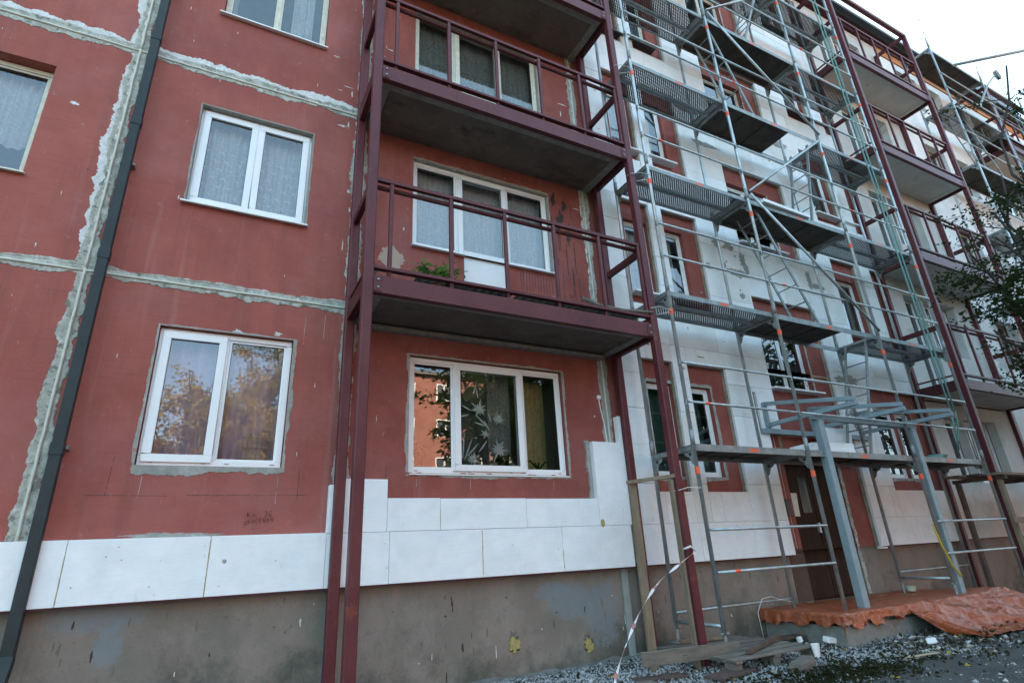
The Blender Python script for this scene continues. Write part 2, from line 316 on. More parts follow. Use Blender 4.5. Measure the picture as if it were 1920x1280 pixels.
def copy_part(o, off, parent=None):
    """copy of a part (and its sub-parts) moved by off, sharing mesh data"""
    c = o.copy(); COL.objects.link(c)
    if parent is not None: c.parent = parent
    if o.parent is None or o.parent.type == 'EMPTY' or parent is None: pass
    if off is not None: c.location = Vector(o.location) + Vector(off)
    for ch in list(o.children):
        d = ch.copy(); COL.objects.link(d); d.parent = c
    return c
def grid_mesh(name, fn, nu, nv, mat, parent=None, smooth=True, closed=False):
    """fn(i/nu, j/nv) -> point"""
    V = [fn(i/nu, j/nv) for i in range(nu+1) for j in range(nv+1)]
    F = [(i*(nv+1)+j, (i+1)*(nv+1)+j, (i+1)*(nv+1)+j+1, i*(nv+1)+j+1) for i in range(nu) for j in range(nv)]
    me = bpy.data.meshes.new(name); me.from_pydata(V, [], F); me.materials.append(mat)
    if smooth: me.shade_smooth()
    return link(name, me, parent)
def fbm(x, y, z=0., o=4):
    return mn.fractal(Vector((x, y, z)), 1.0, 2.0, o)
def subtract(rects, hole):
    out = []; hx0, hx1, hz0, hz1 = hole
    for (a, b, c, d) in rects:
        if hx1 <= a or hx0 >= b or hz1 <= c or hz0 >= d: out.append((a, b, c, d)); continue
        if hx0 > a: out.append((a, hx0, c, d))
        if hx1 < b: out.append((hx1, b, c, d))
        x0, x1 = max(a, hx0), min(b, hx1)
        if hz0 > c: out.append((x0, x1, c, hz0))
        if hz1 < d: out.append((x0, x1, hz1, d))
    return [r for r in out if r[1]-r[0] > .012 and r[3]-r[2] > .012]
def wall(name, x0, x1, z0, z1, holes, mat, parent, y=0., depth=.16, back=None):
    """front sheet with openings, their reveals, and the outer edges turned in"""
    hs = [(max(a, x0), min(b, x1), max(c, z0), min(d, z1)) for a, b, c, d in holes if a < x1 and b > x0 and c < z1 and d > z0]
    xs = sorted({x0, x1, *[h[0] for h in hs], *[h[1] for h in hs]}); zs = sorted({z0, z1, *[h[2] for h in hs], *[h[3] for h in hs]})
    mb = MB()
    for i in range(len(xs)-1):
        for j in range(len(zs)-1):
            cx, cz = (xs[i]+xs[i+1])/2, (zs[j]+zs[j+1])/2
            if any(h[0] < cx < h[1] and h[2] < cz < h[3] for h in hs): continue
            mb.quad((xs[i], y, zs[j]), (xs[i+1], y, zs[j]), (xs[i+1], y, zs[j+1]), (xs[i], y, zs[j+1]))
    for a, b, c, d in hs + [(x0, x1, z0, z1)]:
        e = y+depth
        mb.quad((a, y, c), (a, y, d), (a, e, d), (a, e, c)); mb.quad((b, y, d), (b, y, c), (b, e, c), (b, e, d))
        mb.quad((a, y, d), (b, y, d), (b, e, d), (a, e, d)); mb.quad((b, y, c), (a, y, c), (a, e, c), (b, e, c))
    return mb.build(name, mat, parent, fix=False)
def rag(seed, t, w, f=7., rough=.55):
    """ragged half width along a strip"""
    v = fbm(t*f*.30, seed*7.3, 0, 3)*.75 + mn.fractal(Vector((t*f*1.1, seed*3.1, 5)), .55, 2.1, 6)*min(rough, .6)*.72
    return max(.0, w*(1+v*.95))
def strip(name, a, b, lo, hi, mat, parent, seed, y=0., thk=.005, groove=False, step=.009, tmin=None, rough=.55, core=False):
    """mortar dragged along the line a-b on the wall plane: ragged on each side whose width > 0"""
    a = Vector((a[0], 0, a[1])); b = Vector((b[0], 0, b[1])); d = b-a; L = d.length; d /= L; nrm = Vector((-d.z, 0, d.x))
    n = max(4, int(L/step)); V = []; F = []
    for i in range(n+1):
        t = i/n*L; w1 = rag(seed, t, lo, rough=rough) if lo else 0.; w2 = rag(seed+50, t, hi, rough=rough) if hi else 0.
        if core:
            w1 += .014; w2 += .014
            cols = [(-w1, .004), (-w1*.94, -thk), (-.5*w1-.012, -thk*1.3), (-.022, -thk*.7), (.024, -thk*.6), (.5*w2+.012, -thk*1.4), (w2*.94, -thk), (w2, .004)]
        else: cols = [(-w1, .003 if lo else -thk*.3), (-w1*.93, -thk), (0, -thk*1.2), (w2*.93, -thk), (w2, .003 if hi else -thk*.3)]
        for s_, yy in cols:
            wob = fbm(t*18, s_*25, seed, 4)*.0022
            p = a + d*t + nrm*s_; V.append((p.x, y+yy+(wob if yy < 0 else 0), p.z))
    c = len(cols)
    for i in range(n):
        for j in range(c-1):
            if lo+hi and max(abs(Vector(V[i*c+j])-Vector(V[i*c+j+1])).length if 0 else 1, 0) == 0: continue
            F.append((i*c+j, i*c+j+1, (i+1)*c+j+1, (i+1)*c+j))
    me = bpy.data.meshes.new(name); me.from_pydata(V, [], F); me.materials.append(mat)
    bm = bmesh.new(); bm.from_mesh(me); bmesh.ops.recalc_face_normals(bm, faces=bm.faces); bm.to_mesh(me); bm.free()
    return link(name, me, parent)
def blob(name, cx, cz, rx, rz, mat, parent, seed, y=0., thk=.003, n=72, f=1.6, amp=.75):
    """flat ragged patch on the facade"""
    V = [(cx, y-thk*1.2, cz)]; F = []
    for ring, yy in ((.5, -thk*1.2), (.96, -thk), (1, .002)):
        for i in range(n):
            t = 2*math.pi*i/n; r = 1 + amp*.8*mn.fractal(Vector((math.cos(t)*f, math.sin(t)*f, seed)), .45, 2.0, 6); r = max(.15, r)
            V.append((cx+math.cos(t)*rx*r*ring, y+yy, cz+math.sin(t)*rz*r*ring))
    for i in range(n): F.append((0, 1+i, 1+(i+1) % n))
    for k in range(2):
        for i in range(n): F.append((1+k*n+i, 1+(k+1)*n+i, 1+(k+1)*n+(i+1) % n, 1+k*n+(i+1) % n))
    me = bpy.data.meshes.new(name); me.from_pydata(V, [], F); me.materials.append(mat); return link(name, me, parent)
def leaves_mesh(name, P, size, mat, parent=None, seed=1, squash=.5, droop=0.):
    """P: (n,3) leaf positions -> one mesh of folded four-cornered leaves"""
    g = np.random.default_rng(seed); n = len(P)
    u = g.normal(size=(n, 3)); u[:, 2] = u[:, 2]*.6 - droop; u /= np.linalg.norm(u, axis=1)[:, None]
    w = g.normal(size=(n, 3)); w -= (w*u).sum(1)[:, None]*u; w /= np.linalg.norm(w, axis=1)[:, None]
    s = size*(.6+.8*g.random(n))[:, None]; nn = np.cross(u, w)
    V = np.stack([P, P+u*s*.5+w*s*squash*.5+nn*s*.1, P+u*s, P+u*s*.5-w*s*squash*.5+nn*s*.1], 1).reshape(-1, 3)
    me = bpy.data.meshes.new(name); me.vertices.add(4*n); me.vertices.foreach_set('co', V.astype(np.float32).ravel())
    me.loops.add(4*n); me.loops.foreach_set('vertex_index', np.arange(4*n, dtype=np.int32)); me.polygons.add(n)
    me.polygons.foreach_set('loop_start', np.arange(0, 4*n, 4, dtype=np.int32)); me.update(calc_edges=True)
    me.materials.append(mat); return link(name, me, parent)

# ================================================================== STRUCTURE
S = 2.708
J1 = 3.833                                   # height of the first horizontal panel joint
X0, XV1, XV2, XE = 0., 2.415, 5.80, 34.
ZTOP = 14.7
BLD = thing('apartment_building', 'five storey red panel apartment block half covered in white insulation boards', 'building', (0, 0, 0))

# ---- openings: (x0,x1,z0,z1)
def lv(z0, z1, k): return (z0+S*k, z1+S*k)
WIN = []                                     # list of dict
def addwin(x0, x1, z0, z1, yw, lay, mat=None, cur='lace', **k):
    WIN.append(dict(x0=x0, x1=x1, z0=z0, z1=z1, yw=yw, lay=lay, mat=mat or PVC, cur=cur, **k))
addwin(.665, 1.855, 2.055, 3.365, .05, 'TF', cur='purple', surround=1)
addwin(.665, 1.855, 4.765, 6.055, .075, 'TT', cur='lace', surround=2)
addwin(.70, 1.90, 7.47, 8.77, .09, 'FF', OLDW, cur='side')
addwin(.70, 1.90, 10.18, 11.48, .09, 'FF', OLDW, cur='lace')
addwin(-1.95, -.64, 4.72, 6.02, .12, 'F', OLDW, cur='valance')
addwin(-1.95, -.64, 2.03, 3.33, .10, 'FF', cur='lace'); addwin(-1.95, -.64, 7.43, 8.73, .12, 'FF', OLDW, cur='lace')
addwin(3.105, 5.13, 2.03, 3.355, .05, 'F3', cur='none', surround=3)
DOORS = [(3.105, 5.15, 3.92, 6.108)]
for k in range(1, 5): addwin(3.105, 5.15, 4.805+S*(k-1), 6.108+S*(k-1), .05, 'D3', PVC if k != 2 else OLDW, cur=['lacef', 'dark', 'lace', 'lace'][k-1], dz=3.90+S*(k-1))
for k in range(5):
    addwin(6.55, 7.03, 2.05+S*k, 3.37+S*k, .06, 'F', PVC if k < 3 else OLDW, cur='green' if k in (0, 3) else 'lace')
    addwin(7.28, 7.79, 2.05+S*k, 3.37+S*k, .06, 'F', PVC if k < 3 else OLDW, cur='green' if k in (0, 3) else 'side')
for k in range(4):
    z = 3.50+S*k; addwin(9.17, 10.32, z, z+1.42 if k == 0 else z+1.35, .08, 'FF', PVC if k < 2 else OLDW, cur='none')
for k in range(5):
    addwin(11.76, 12.50, 2.10+S*k, 3.32+S*k, .06, 'F', PVC, cur='blind' if k == 0 else 'green')
    addwin(12.56, 13.06, 2.10+S*k, 3.32+S*k, .06, 'F', PVC, cur='blind' if k == 0 else 'lace')
for k in range(5):
    for (a, b, dr) in ((14.0, 14.75, True), (14.75, 16.1, False)):
        z0 = 2.03+S*k; addwin(a, b, z0 if not (dr and k) else z0-.9, 3.33+S*k, .08, 'F' if dr else 'FF', PVC, cur='none' if k == 0 else 'lace')
    addwin(17.75, 18.95, 2.03+S*k, 3.33+S*k, .10, 'FF', OLDW, cur='none'); addwin(19.5, 20.3, 2.03+S*k, 3.33+S*k, .10, 'F', OLDW, cur='lace')
    addwin(22.0, 23.8, 2.03+S*k, 3.33+S*k, .10, 'F3', OLDW, cur='lace'); addwin(26.0, 27.3, 2.03+S*k, 3.33+S*k, .10, 'FF', OLDW, cur='none')
DOOR = (9.10, 10.40, .33, 2.36)
HOLES = []
for w in WIN:
    if w['lay'] == 'D3':
        HOLES += [(w['x0'], w['x1'], w['z0'], w['z1']), (3.80, 4.42, w['dz'], w['z0'])]
    else: HOLES.append((w['x0'], w['x1'], w['z0'], w['z1']))
HOLES.append(DOOR)
VENTS = [(4.225, 4.335, .235, .37), (5.15, 5.26, .145, .25)]

# ---- wall panels, each cut out between its joints
g = .014
xcols = [(-3.4, 0), (0, XV1), (XV1, XV2), (XV2, 9.0), (9.0, 13.3), (13.3, 17.0), (17.0, 21.0), (21.0, 25.0), (25.0, XE)]
zrows = [(1.02, J1)] + [(J1+S*k, min(J1+S*(k+1), ZTOP)) for k in range(4)] + [(J1+S*4, ZTOP)]
for i, (a, b) in enumerate(xcols):
    for j, (c, d) in enumerate(zrows):
        if d-c < .05: continue
        wall('wall_panel', a+g, b-g, c+(g if j else 0), d-g, HOLES, RED if a < 2 else RED2, BLD)
tag(wall('plinth_wall', -3.4, XE, -.3, 1.02, [DOOR]+VENTS, PLINTH, BLD, y=.006), kind=None)
MB().box(-3.39, XE, .10, .12, .9, 1.1).build('joint_backing', DARKGAP, BLD)
mb = MB()
for a, b in xcols[:-1]: mb.box(b-.03, b+.03, .012, .05, 1.0, ZTOP)
for c, d in zrows[:-1]: mb.box(-3.39, 9.1, .013, .05, d-.03, d+.03).box(10.4, XE, .013, .05, d-.03, d+.03)
mb.build('joint_filling', BEAD, BLD)
# body behind and roof
MB().box(-3.4, XE, 3.2, 12, -.3, ZTOP).box(-3.42, -3.38, .16, 3.2, -.3, ZTOP).box(XE-.02, XE+.02, .16, 3.2, -.3, ZTOP).build('building_body', CONC, BLD)
rf = MB().box(-3.7, XE+.3, -.38, 12.3, ZTOP+.05, ZTOP+.22).build('roof', ROOFM, BLD)
MB().box(-3.7, XE+.3, -.30, .3, ZTOP-.02, ZTOP+.046).build('eave_board', STEELD, rf)
MB().prism([(-.50, 14.72), (-.50, 14.82), (-.49, 14.82), (-.485, 14.73), (-.40, 14.73), (-.395, 14.82), (-.385, 14.82), (-.385, 14.72)], 'x', -3.7, XE+.3).build('gutter', PIPE, rf)
MB().box(17.1, 26, -.13, -.02, 14.42, 14.66).build('orange_board', M('orange primed board', (.50, .20, .08), (.58, .27, .12), rough=.8), BLD)

# ---- joint mortar (bays left of the scaffold)
for k in range(3):
    z = J1+S*k
    for a, b, sd in ((-3.3, -.0, 1), (0, XV1-.05, 2)):
        p = 1 if (k == 1) else .55
        strip('joint_mortar', (a, z), (b, z), .06, .04 if k != 1 else .055, MORTAR, BLD, sd+k*10, thk=.006, core=True)
        strip('joint_primer', (a, z+.035 if k == 1 else z-.02), (b, z+.035 if k == 1 else z-.02), .04*p, .085*p, PRIMER, BLD, sd+k*10+3, thk=.0025, rough=.9)
        MB().tube([(a+(b-a)*i/30, -.010-.003*fbm(i*.9, k, sd), z-.022+.004*fbm(i*.6, k, sd)) for i in range(31)], .012, 6).build('sealant_bead', BEAD, BLD, smooth=True)
    strip('joint_mortar', (XV1+.05, z), (XV2, z), .05, .05, MORTAR, BLD, 31+k, thk=.005, core=True)
zs = [1.45, J1, J1+S, J1+2*S, J1+3*S, J1+4*S]
for k in range(4):
    up = k >= 1
    strip('joint_mortar', (0, zs[k]), (0, zs[k+1]), .055, .058, MORTAR, BLD, 61+k, thk=.006, core=True)
    if up: strip('joint_primer', (-.03, zs[k]), (-.03, zs[k+1]), .05, .075, PRIMER, BLD, 71+k, thk=.0028, rough=.95)
    MB().tube([(.006*fbm(i*.5, k, 3), -.012, zs[k]+(zs[k+1]-zs[k])*i/30) for i in range(31)], .013, 6).build('sealant_bead', BEAD, BLD, smooth=True)
for x, w, sd in ((XV1, .06, 81), (XV2, .075, 91)):
    for k in range(5):
        z0 = max(zs[k], 1.75 if x < 4 else 2.4)
        if x > 4 and k == 0: w = .055
        strip('joint_mortar', (x, z0), (x, min(zs[k+1], ZTOP)), w, w, MORTAR if k % 2 else CEM, BLD, sd+k, thk=.006, core=True)
        if k: strip('joint_primer', (x, z0), (x, min(zs[k+1], ZTOP)), w*.8, w*.9, PRIMER, BLD, sd+k+5, thk=.003, rough=.95)
        MB().tube([(x+.005*fbm(i*.5, k, sd), -.012, z0+(min(zs[k+1], ZTOP)-z0)*i/20) for i in range(21)], .012, 6).build('sealant_bead', BEAD, BLD, smooth=True)

# ---- windows
def rectframe(mb, x0, x1, z0, z1, w, y0, y1):
    mb.box(x0, x1, y0, y1, z1-w, z1); mb.box(x0, x1, y0, y1, z0, z0+w); mb.box(x0, x0+w, y0, y1, z0+w, z1-w); mb.box(x1-w, x1, y0, y1, z0+w, z1-w)
def curtain(x0, x1, z0, z1, y, mat, parent, amp=.026, per=.085, name='curtain'):
    ph = rnd.random()*6
    def fn(u, v):
        x = x0+(x1-x0)*u; t = x/per*6.283+ph
        return (x, y+amp*math.sin(t)*(1-.25*v)+amp*.6*math.sin(t*.37+v*1.2), z0+(z1-z0)*v)
    return grid_mesh(name, fn, max(8, int((x1-x0)/per*8)), 6, mat, parent)
def window(w):
    x0, x1, z0, z1, yw, lay, mat = w['x0'], w['x1'], w['z0'], w['z1'], w['yw'], w['lay'], w['mat']
    fw = .05; e = .006; Wd = x1-x0
    fx0, fx1, fz0, fz1 = x0+e, x1-e, z0+e, z1-e
    if lay == 'F': cells = [(fx0+fw, fx1-fw, 0)]
    elif lay in ('TF', 'TT', 'FF'):
        xm = (x0+x1)/2 + {'TF': -.01, 'TT': 0, 'FF': 0}[lay]; cells = [(fx0+fw, xm-.022, lay[0] == 'T'), (xm+.022, fx1-fw, lay[1] == 'T')]
    else:
        a, b = (3.665, 4.535) if lay == 'F3' and x0 < 5 else (3.74, 4.455)
        if x0 > 5: a, b = x0+.3*Wd, x0+.7*Wd
        cells = [(fx0+fw, a-.02, 0), (a+.02+.0, b-.0, 2 if lay == 'D3' else 1), (b+.02+.02, fx1-fw, 0)]
    mb = MB(); rectframe(mb, fx0, fx1, fz0, fz1, fw, yw, yw+.07)
    for i in range(len(cells)-1):
        mb.box(cells[i][1], cells[i+1][0], yw+.001, yw+.069, fz0+fw, fz1-fw)
    fr = mb.build('window', mat, BLD, bevel=.004)
    for i, (a, b, t) in enumerate(cells):
        c, d = fz0+fw, fz1-fw
        if t == 2: c = w['dz']+.03
        if t:                                  # opening sash, proud of the frame
            o = .022; sb = MB(); sw = .072
            rectframe(sb, a-o, b+o, c-(o if t == 1 else 0), d+o, sw, yw-.022, yw+.05)
            if t == 2:
                sb.box(a-o+sw, b+o-sw, yw-.02, yw+.05, w['z0']+.0, w['z0']+.09)
                MB().box(a-o+sw, b+o-sw, yw-.008, yw+.03, c+sw, w['z0']).build('door_panel', mat, fr)
            sb.build('sash', mat, fr, bevel=.005)
            ax, bx, cz, dz = a-o+sw, b+o-sw, (c-o+sw if t == 1 else w['z0']+.09), d+o-sw; gy = yw+.008
            hx = a+.0 if i else b; MB().box(hx-.012+.01, hx+.012+.01, yw-.035, yw-.021, (cz+dz)/2-.05, (cz+dz)/2+.05).build('hinge', mat, fr) if 0 else None
        else:
            gl = MB(); rectframe(gl, a, b, c, d, .022, yw+.012, yw+.045); gl.build('glazing_bead', mat, fr, bevel=.003)
            ax, bx, cz, dz = a+.022, b-.022, c+.022, d-.022; gy = yw+.028
        gk = MB(); rectframe(gk, ax-.001, bx+.001, cz-.001, dz+.001, .005, gy-.004, gy+.01); gk.build('gasket', GASKET, fr, fix=False)
        MB().quad((ax, gy, cz), (bx, gy, cz), (bx, gy, dz), (ax, gy, dz)).build('pane', GLASS, fr, fix=False)
    if lay[0] in 'TF' and mat is PVC and x0 < 6 and z0 < 3:       # drain caps
        for q in ([.09, .44, .60, .93] if Wd < 1.5 else [.05, .27, .36, .62, .70, .95]):
            MB().box(x0+Wd*q-.02, x0+Wd*q+.02, yw-.004, yw+.002, z0+.028, z0+.036).build('drain_cap', MATS['dull galvanised deck steel'], fr)
    # room behind
    dzr = w.get('dz', z0-.75)
    rb = MB(); ra, rc = x0-.05, x1+.05; ry = yw+.10; rz0, rz1 = min(dzr, z0-.05), z1+.12
    rb.quad((ra, 2.8, rz0), (rc, 2.8, rz0), (rc, 2.8, rz1), (ra, 2.8, rz1)); rb.quad((ra, ry, rz0), (ra, 2.8, rz0), (ra, 2.8, rz1), (ra, ry, rz1)); rb.quad((rc, ry, rz0), (rc, ry, rz1), (rc, 2.8, rz1), (rc, 2.8, rz0))
    rb.quad((ra, ry, rz1), (ra, 2.8, rz1), (rc, 2.8, rz1), (rc, ry, rz1)); rb.quad((ra, ry, rz0), (rc, ry, rz0), (rc, 2.8, rz0), (ra, 2.8, rz0))
    rb.build('room', ROOM, fr, fix=False)
    MB().box(x0-.02, x1+.02, yw+.075, yw+.30, z0-.04, z0-.005).build('inner_sill', PVC, fr) if 'dz' not in w else None
    c = w['cur']; y = yw+.17; zt = z1-.02; zb = min(z0, dzr)+.02 if 'dz' in w else z0+.02
    if c == 'lace': curtain(x0+.03, x1-.03, zb, zt, y, LACE, fr)
    elif c == 'valance':
        def vf(u, v): return (x0+.03+(x1-x0-.06)*u, y+.02*math.sin(u*95)*(1-.3*v), z1-.02-(.58+.09*abs(math.sin(u*9.4)))*(z1-z0)*v)
        grid_mesh('curtain', vf, 120, 6, LACE, fr)
    elif c == 'lacef': curtain(x0+.03, x1-.03, zb, zt, y, LACE, fr, .012)
    elif c == 'purple': curtain(x0+.03, x1-.03, zb, zt, y, PURPLE, fr, .03, .16)
    elif c == 'side': curtain(x0+.64*Wd, x0+.86*Wd, zb, zt, y, LACE, fr, .02, .07); curtain(x0+.03, x0+.1*Wd, zb, zt, y, LACE, fr, .02, .07)
    elif c == 'green': curtain(x0+.02, x0+.85*Wd, zb, zt, y, GREENC, fr, .03, .12)
    elif c == 'dark': curtain(x0+.03, x1-.03, zb, zt, y, LACED, fr, .02, .09)
    elif c == 'blind':
        sb = MB()
        for q in range(int((z1-z0)/.045)): sb.quad((x0+.05, y-.06, z0+.03+q*.045), (x1-.05, y-.06, z0+.03+q*.045), (x1-.05, y-.04, z0+.055+q*.045), (x0+.05, y-.04, z0+.055+q*.045))
        sb.build('blind', M('grey blind slats', (.28, .30, .30), rough=.6), fr, fix=False)
    return fr
for w in WIN: w['obj'] = window(w)

# ragged cement round some openings and rough lintel edges
def surround(w, wt, wb, wl, wr, mat, sd, y=0.):
    a, b, c, d = w['x0'], w['x1'], w['z0'], w['z1']
    if wt: strip('cement_surround', (a-wl*.5, d), (b+wr*.5, d), .0, wt, mat, BLD, sd, thk=.004, step=.012)
    if wb: strip('cement_surround', (a-wl*.6, c), (b+wr*.6, c), wb, .0, mat, BLD, sd+1, thk=.005, step=.012)
    if wl: strip('cement_surround', (a, c-wb*.7), (a, d+wt*.6), 0, wl, mat, BLD, sd+2, thk=.004, step=.012)
    if wr: strip('cement_surround', (b, c-wb*.7), (b, d+wt*.6), wr, 0, mat, BLD, sd+3, thk=.004, step=.012)
surround(WIN[0], .016, .06, .024, .034, CEM, 200)
surround(WIN[1], .010, .0, .012, .016, CEM, 210)
surround(WIN[7], .024, .04, .03, .032, CEM, 220)
for i in (8, 9):
    w = WIN[i]; surround(w, .03, 0, 0, .025, CEM, 230+i)
for w in WIN:
    if 6 < w['x0'] < 13.2 and w['z0'] < 3.2 and w['x0'] not in (9.17,): surround(w, .05, .05, .02 if w['x0'] < 7 else 0, .05 if w['x0'] > 7 else 0, CEM, 240)
    if w['x0'] == 9.17: surround(w, 0, .03, .0, .04, MORTAR, 260)
for i in (1, 8, 9, 10, 11):
    w = WIN[i]; MB().box(w['x0']+.002, w['x1']-.002, -.003, w['yw']-.002, w['z1']-.007, w['z1']-.002).box(w['x0']+.002, w['x0']+.006, -.002, w['yw']-.002, w['z0']+.01, w['z1']-.008).box(w['x1']-.006, w['x1']-.002, -.002, w['yw']-.002, w['z0']+.01, w['z1']-.008).build('reveal_render', CEM, w['obj'])
# sills
for i, proj in ((1, .03), (2, .03), (3, .03), (4, .02)):
    w = WIN[i]
    MB().prism([(w['yw']+.01, w['z0']+.010), (-.03-proj, w['z0']-.018), (-.03-proj, w['z0']-.034), (-.02-proj, w['z0']-.034), (w['yw'], w['z0']-.004)], 'x', w['x0']-.035, w['x1']+.02).build('sill', PVC if i != 4 else OLDW, w['obj'])
for k in range(4):
    w = WIN[8+k]
    for a, b in ((w['x0']-.01, 3.80), (4.42, w['x1']+.02)): MB().prism([(.05, w['z0']+.006), (-.06, w['z0']-.018), (-.06, w['z0']-.032), (.05, w['z0']-.02)], 'x', a, b).build('sill', PVC, w['obj'])
for w in WIN:
    if w['x0'] in (9.17, 11.76, 12.56, 7.28, 6.55) and w['z0'] > 3.4: MB().box(w['x0']-.06, w['x1']+.06, -.15, w['yw'], w['z0']-.035, w['z0']-.008).build('sill', ROOFM if w['z0'] > 8 else PVC, w['obj'])
# rust crumbs under the wide ground floor window
for q in (3.12, 3.22, 3.74, 3.83, 4.06, 4.57, 4.63, 4.9): blob('rust_patch', q, 2.028, .035, .010, M('rust brown foam', (.22, .075, .03), (.30, .12, .05), rough=1, scale=40, bump=.8), BLD, q*9, y=-.006, thk=.006, n=30)
MB().box(3.115, 5.12, -.02, .05, 2.012, 2.024).build('sill', PVC, WIN[7]['obj'])

# lace flowers behind the middle pane of that window
fb = MB()
def petal(cx, cz, ang, L, wd, y=.16):
    pts = []; n = 7
    for i in range(n+1):
        t = i/n; pts.append((t*L, wd*math.sin(math.pi*t)**.8))
    out = pts+[(p[0], -p[1]) for p in pts[-2:0:-1]]
    ca, sa = math.cos(ang), math.sin(ang); k = len(fb.v)
    for u, v in out: fb.v.append((cx+u*ca-v*sa, y+.004*math.sin(u*40), cz+u*sa+v*ca))
    fb.f.append(tuple(range(k, k+len(out))))
def flower(cx, cz, r, n=13):
    for ring, m in ((1, n), (.6, n-2)):
        for i in range(m): petal(cx, cz, i*6.283/m+ring+.15*math.sin(i*5), r*ring*(.8+.25*math.sin(i*3+cx*9)), r*.075)
flower(4.02, 2.83, .12); flower(4.27, 2.35, .13); flower(3.93, 2.23, .10); flower(4.28, 2.72, .10); flower(4.10, 2.53, .07)
for cx, cz, a, L in ((3.80, 2.2, 1.5, .34), (3.82, 2.2, 1.2, .30), (3.80, 2.22, 1.8, .26), (3.85, 2.25, .8, .24), (3.95, 3.0, 1.3, .18), (4.02, 2.95, 1.8, .16), (4.12, 2.62, 2.4, .2), (4.12, 2.62, 2.9, .18), (4.0, 2.3, .9, .2),
    (4.08, 2.7, 5.2, .16), (4.14, 2.8, 5.0, .14), (3.9, 2.75, 3.4, .16), (3.92, 2.8, 2.7, .14), (4.2, 2.2, 1.2, .16), (4.34, 2.2, 1.9, .22)): petal(cx, cz, a, L, .010)
fb.build('lace_motif', FLORAL, WIN[7]['obj'], fix=False)
fb = MB()                                     # comma shaped motifs of the net curtain upstairs
for ix in range(9):
    for iz in range(7):
        cx = .78+ix*.125+(iz % 2)*.06; cz = 4.90+iz*.115
        for q in range(4):
            a0 = .3+q*.55; a1 = a0+.55; r0, r1 = .030, .036
            fb.quad(*[(cx+r*math.cos(a), .228, cz+r*math.sin(a)*1.25) for r, a in ((r0, a0), (r1+.004, a0), (r1+.004*(q < 3), a1), (r0+.002*q, a1))])
fb.build('lace_motif', M('bright lace thread', (.80, .83, .86), rough=.9), WIN[1]['obj'], fix=False)
curtain(3.70, 4.18, 2.06, 3.3, .26, cloth_mat('sheer net', (.6, .66, .66), 'lace', .12), WIN[7]['obj'], .010, .2)
curtain(4.16, 4.46, 2.06, 3.3, .24, LACED, WIN[7]['obj'], .02, .1)
curtain(4.72, 5.07, 2.06, 3.3, .40, GOLDC, WIN[7]['obj'], .03, .13); curtain(4.60, 4.74, 2.06, 3.3, .33, LACE, WIN[7]['obj'], .012, .05)

# ---- scuffs, patches and writing on the facade
for i, (x, z, rx, rz) in enumerate([(2.18, 6.30, .05, .012), (2.25, 6.34, .010, .05), (2.22, 6.95, .05, .008), (2.27, 6.85, .008, .05), (2.12, 6.86, .02, .006), (2.31, 5.35, .02, .028), (2.33, 5.1, .008, .03), (1.70, 3.415, .035, .020), (1.33, 3.39, .045, .016), (-.42, 5.63, .03, .02), (2.28, 4.6, .008, .05), (2.05, 7.4, .03, .006),
    (.38, 3.02, .004, .02), (2.1, 2.9, .004, .02), (-.5, 3.0, .004, .02), (2.6, 3.1, .004, .025), (2.75, 2.6, .004, .03), (5.66, 6.0, .05, .006), (5.58, 8.0, .06, .01), (5.55, 7.8, .01, .05), (2.75, 7.85, .04, .008), (5.6, 2.8, .01, .01), (3.0, 5.0, .008, .02)]):
    blob('scuff_mark', x, z, rx, rz, PRIMER, BLD, 300+i*3.3, thk=.0012, n=28, amp=1.0)
for i in range(70):
    x = rnd.choice([rnd.uniform(-1.6, 2.3), rnd.uniform(2.5, 5.7)]); z = rnd.uniform(1.6, 8.6)
    if any(h[0]-.05 < x < h[1]+.05 and h[2]-.05 < z < h[3]+.05 for h in HOLES): continue
    blob('scuff_mark', x, z, rnd.uniform(.002, .006), rnd.uniform(.003, .028), PRIMER if rnd.random() < .7 else DARKGAP, BLD, i*5.1, thk=.001, n=10, amp=.8)
for x, z0, z1 in ((.735, 1.70, 1.96), (1.83, 1.62, 1.98), (1.95, 3.2, 3.65), (2.15, 3.3, 3.7), (3.82, 1.82, 1.97), (4.9, 1.83, 1.97), (3.2, 1.85, 1.97)):
    strip('drip_streak', (x, z1-(z1-z0)*.7), (x+.004, z1), .0014, .002, MORTAR, BLD, x*50, thk=.001, rough=.9)
for a, b in (((.36, 1.80), (.95, 1.795)), ((.50, 1.80), (.515, 2.12)), ((1.1, 1.80), (2.1, 1.80)), ((2.02, 1.76), (2.02, 2.05)), ((2.87, 1.78), (2.87, 2.1))):
    strip('chalk_line', a, b, .0022, .0022, DARKGAP, BLD, a[0]*9, thk=.0008, rough=.2)
blob('cement_smear', .95, 1.47, .28, .022, CEM, BLD, 411, thk=.003); blob('cement_smear', 1.25, 1.465, .2, .015, CEM, BLD, 412, thk=.003)
strip('cement_smear', (5.44, 1.76), (5.44, 2.47), 0, .05, CEM, BLD, 413, thk=.03)
blob('beige_patch', 2.86, 4.55, .16, .15, M('beige paint patch', (.40, .31, .25), (.44, .35, .28), rough=.9, scale=5), BLD, 433, thk=.002, amp=.35)
for i in range(26):
    x = rnd.uniform(5.2, 5.62); z = rnd.uniform(4.5, 6.1); L = rnd.uniform(.08, .5)
    strip('black_drip', (x, z-L), (x+.004, z), .005, .007, M('black bitumen drip', (.03, .02, .02), rough=.6), BLD, 450+i, thk=.0015, rough=1.1)
for i in range(6): blob('black_drip', rnd.uniform(5.22, 5.5), rnd.uniform(5.5, 6.1), .04, .10, M('black bitumen drip', (.03, .02, .02)), BLD, 480+i, thk=.0012, amp=1.1)
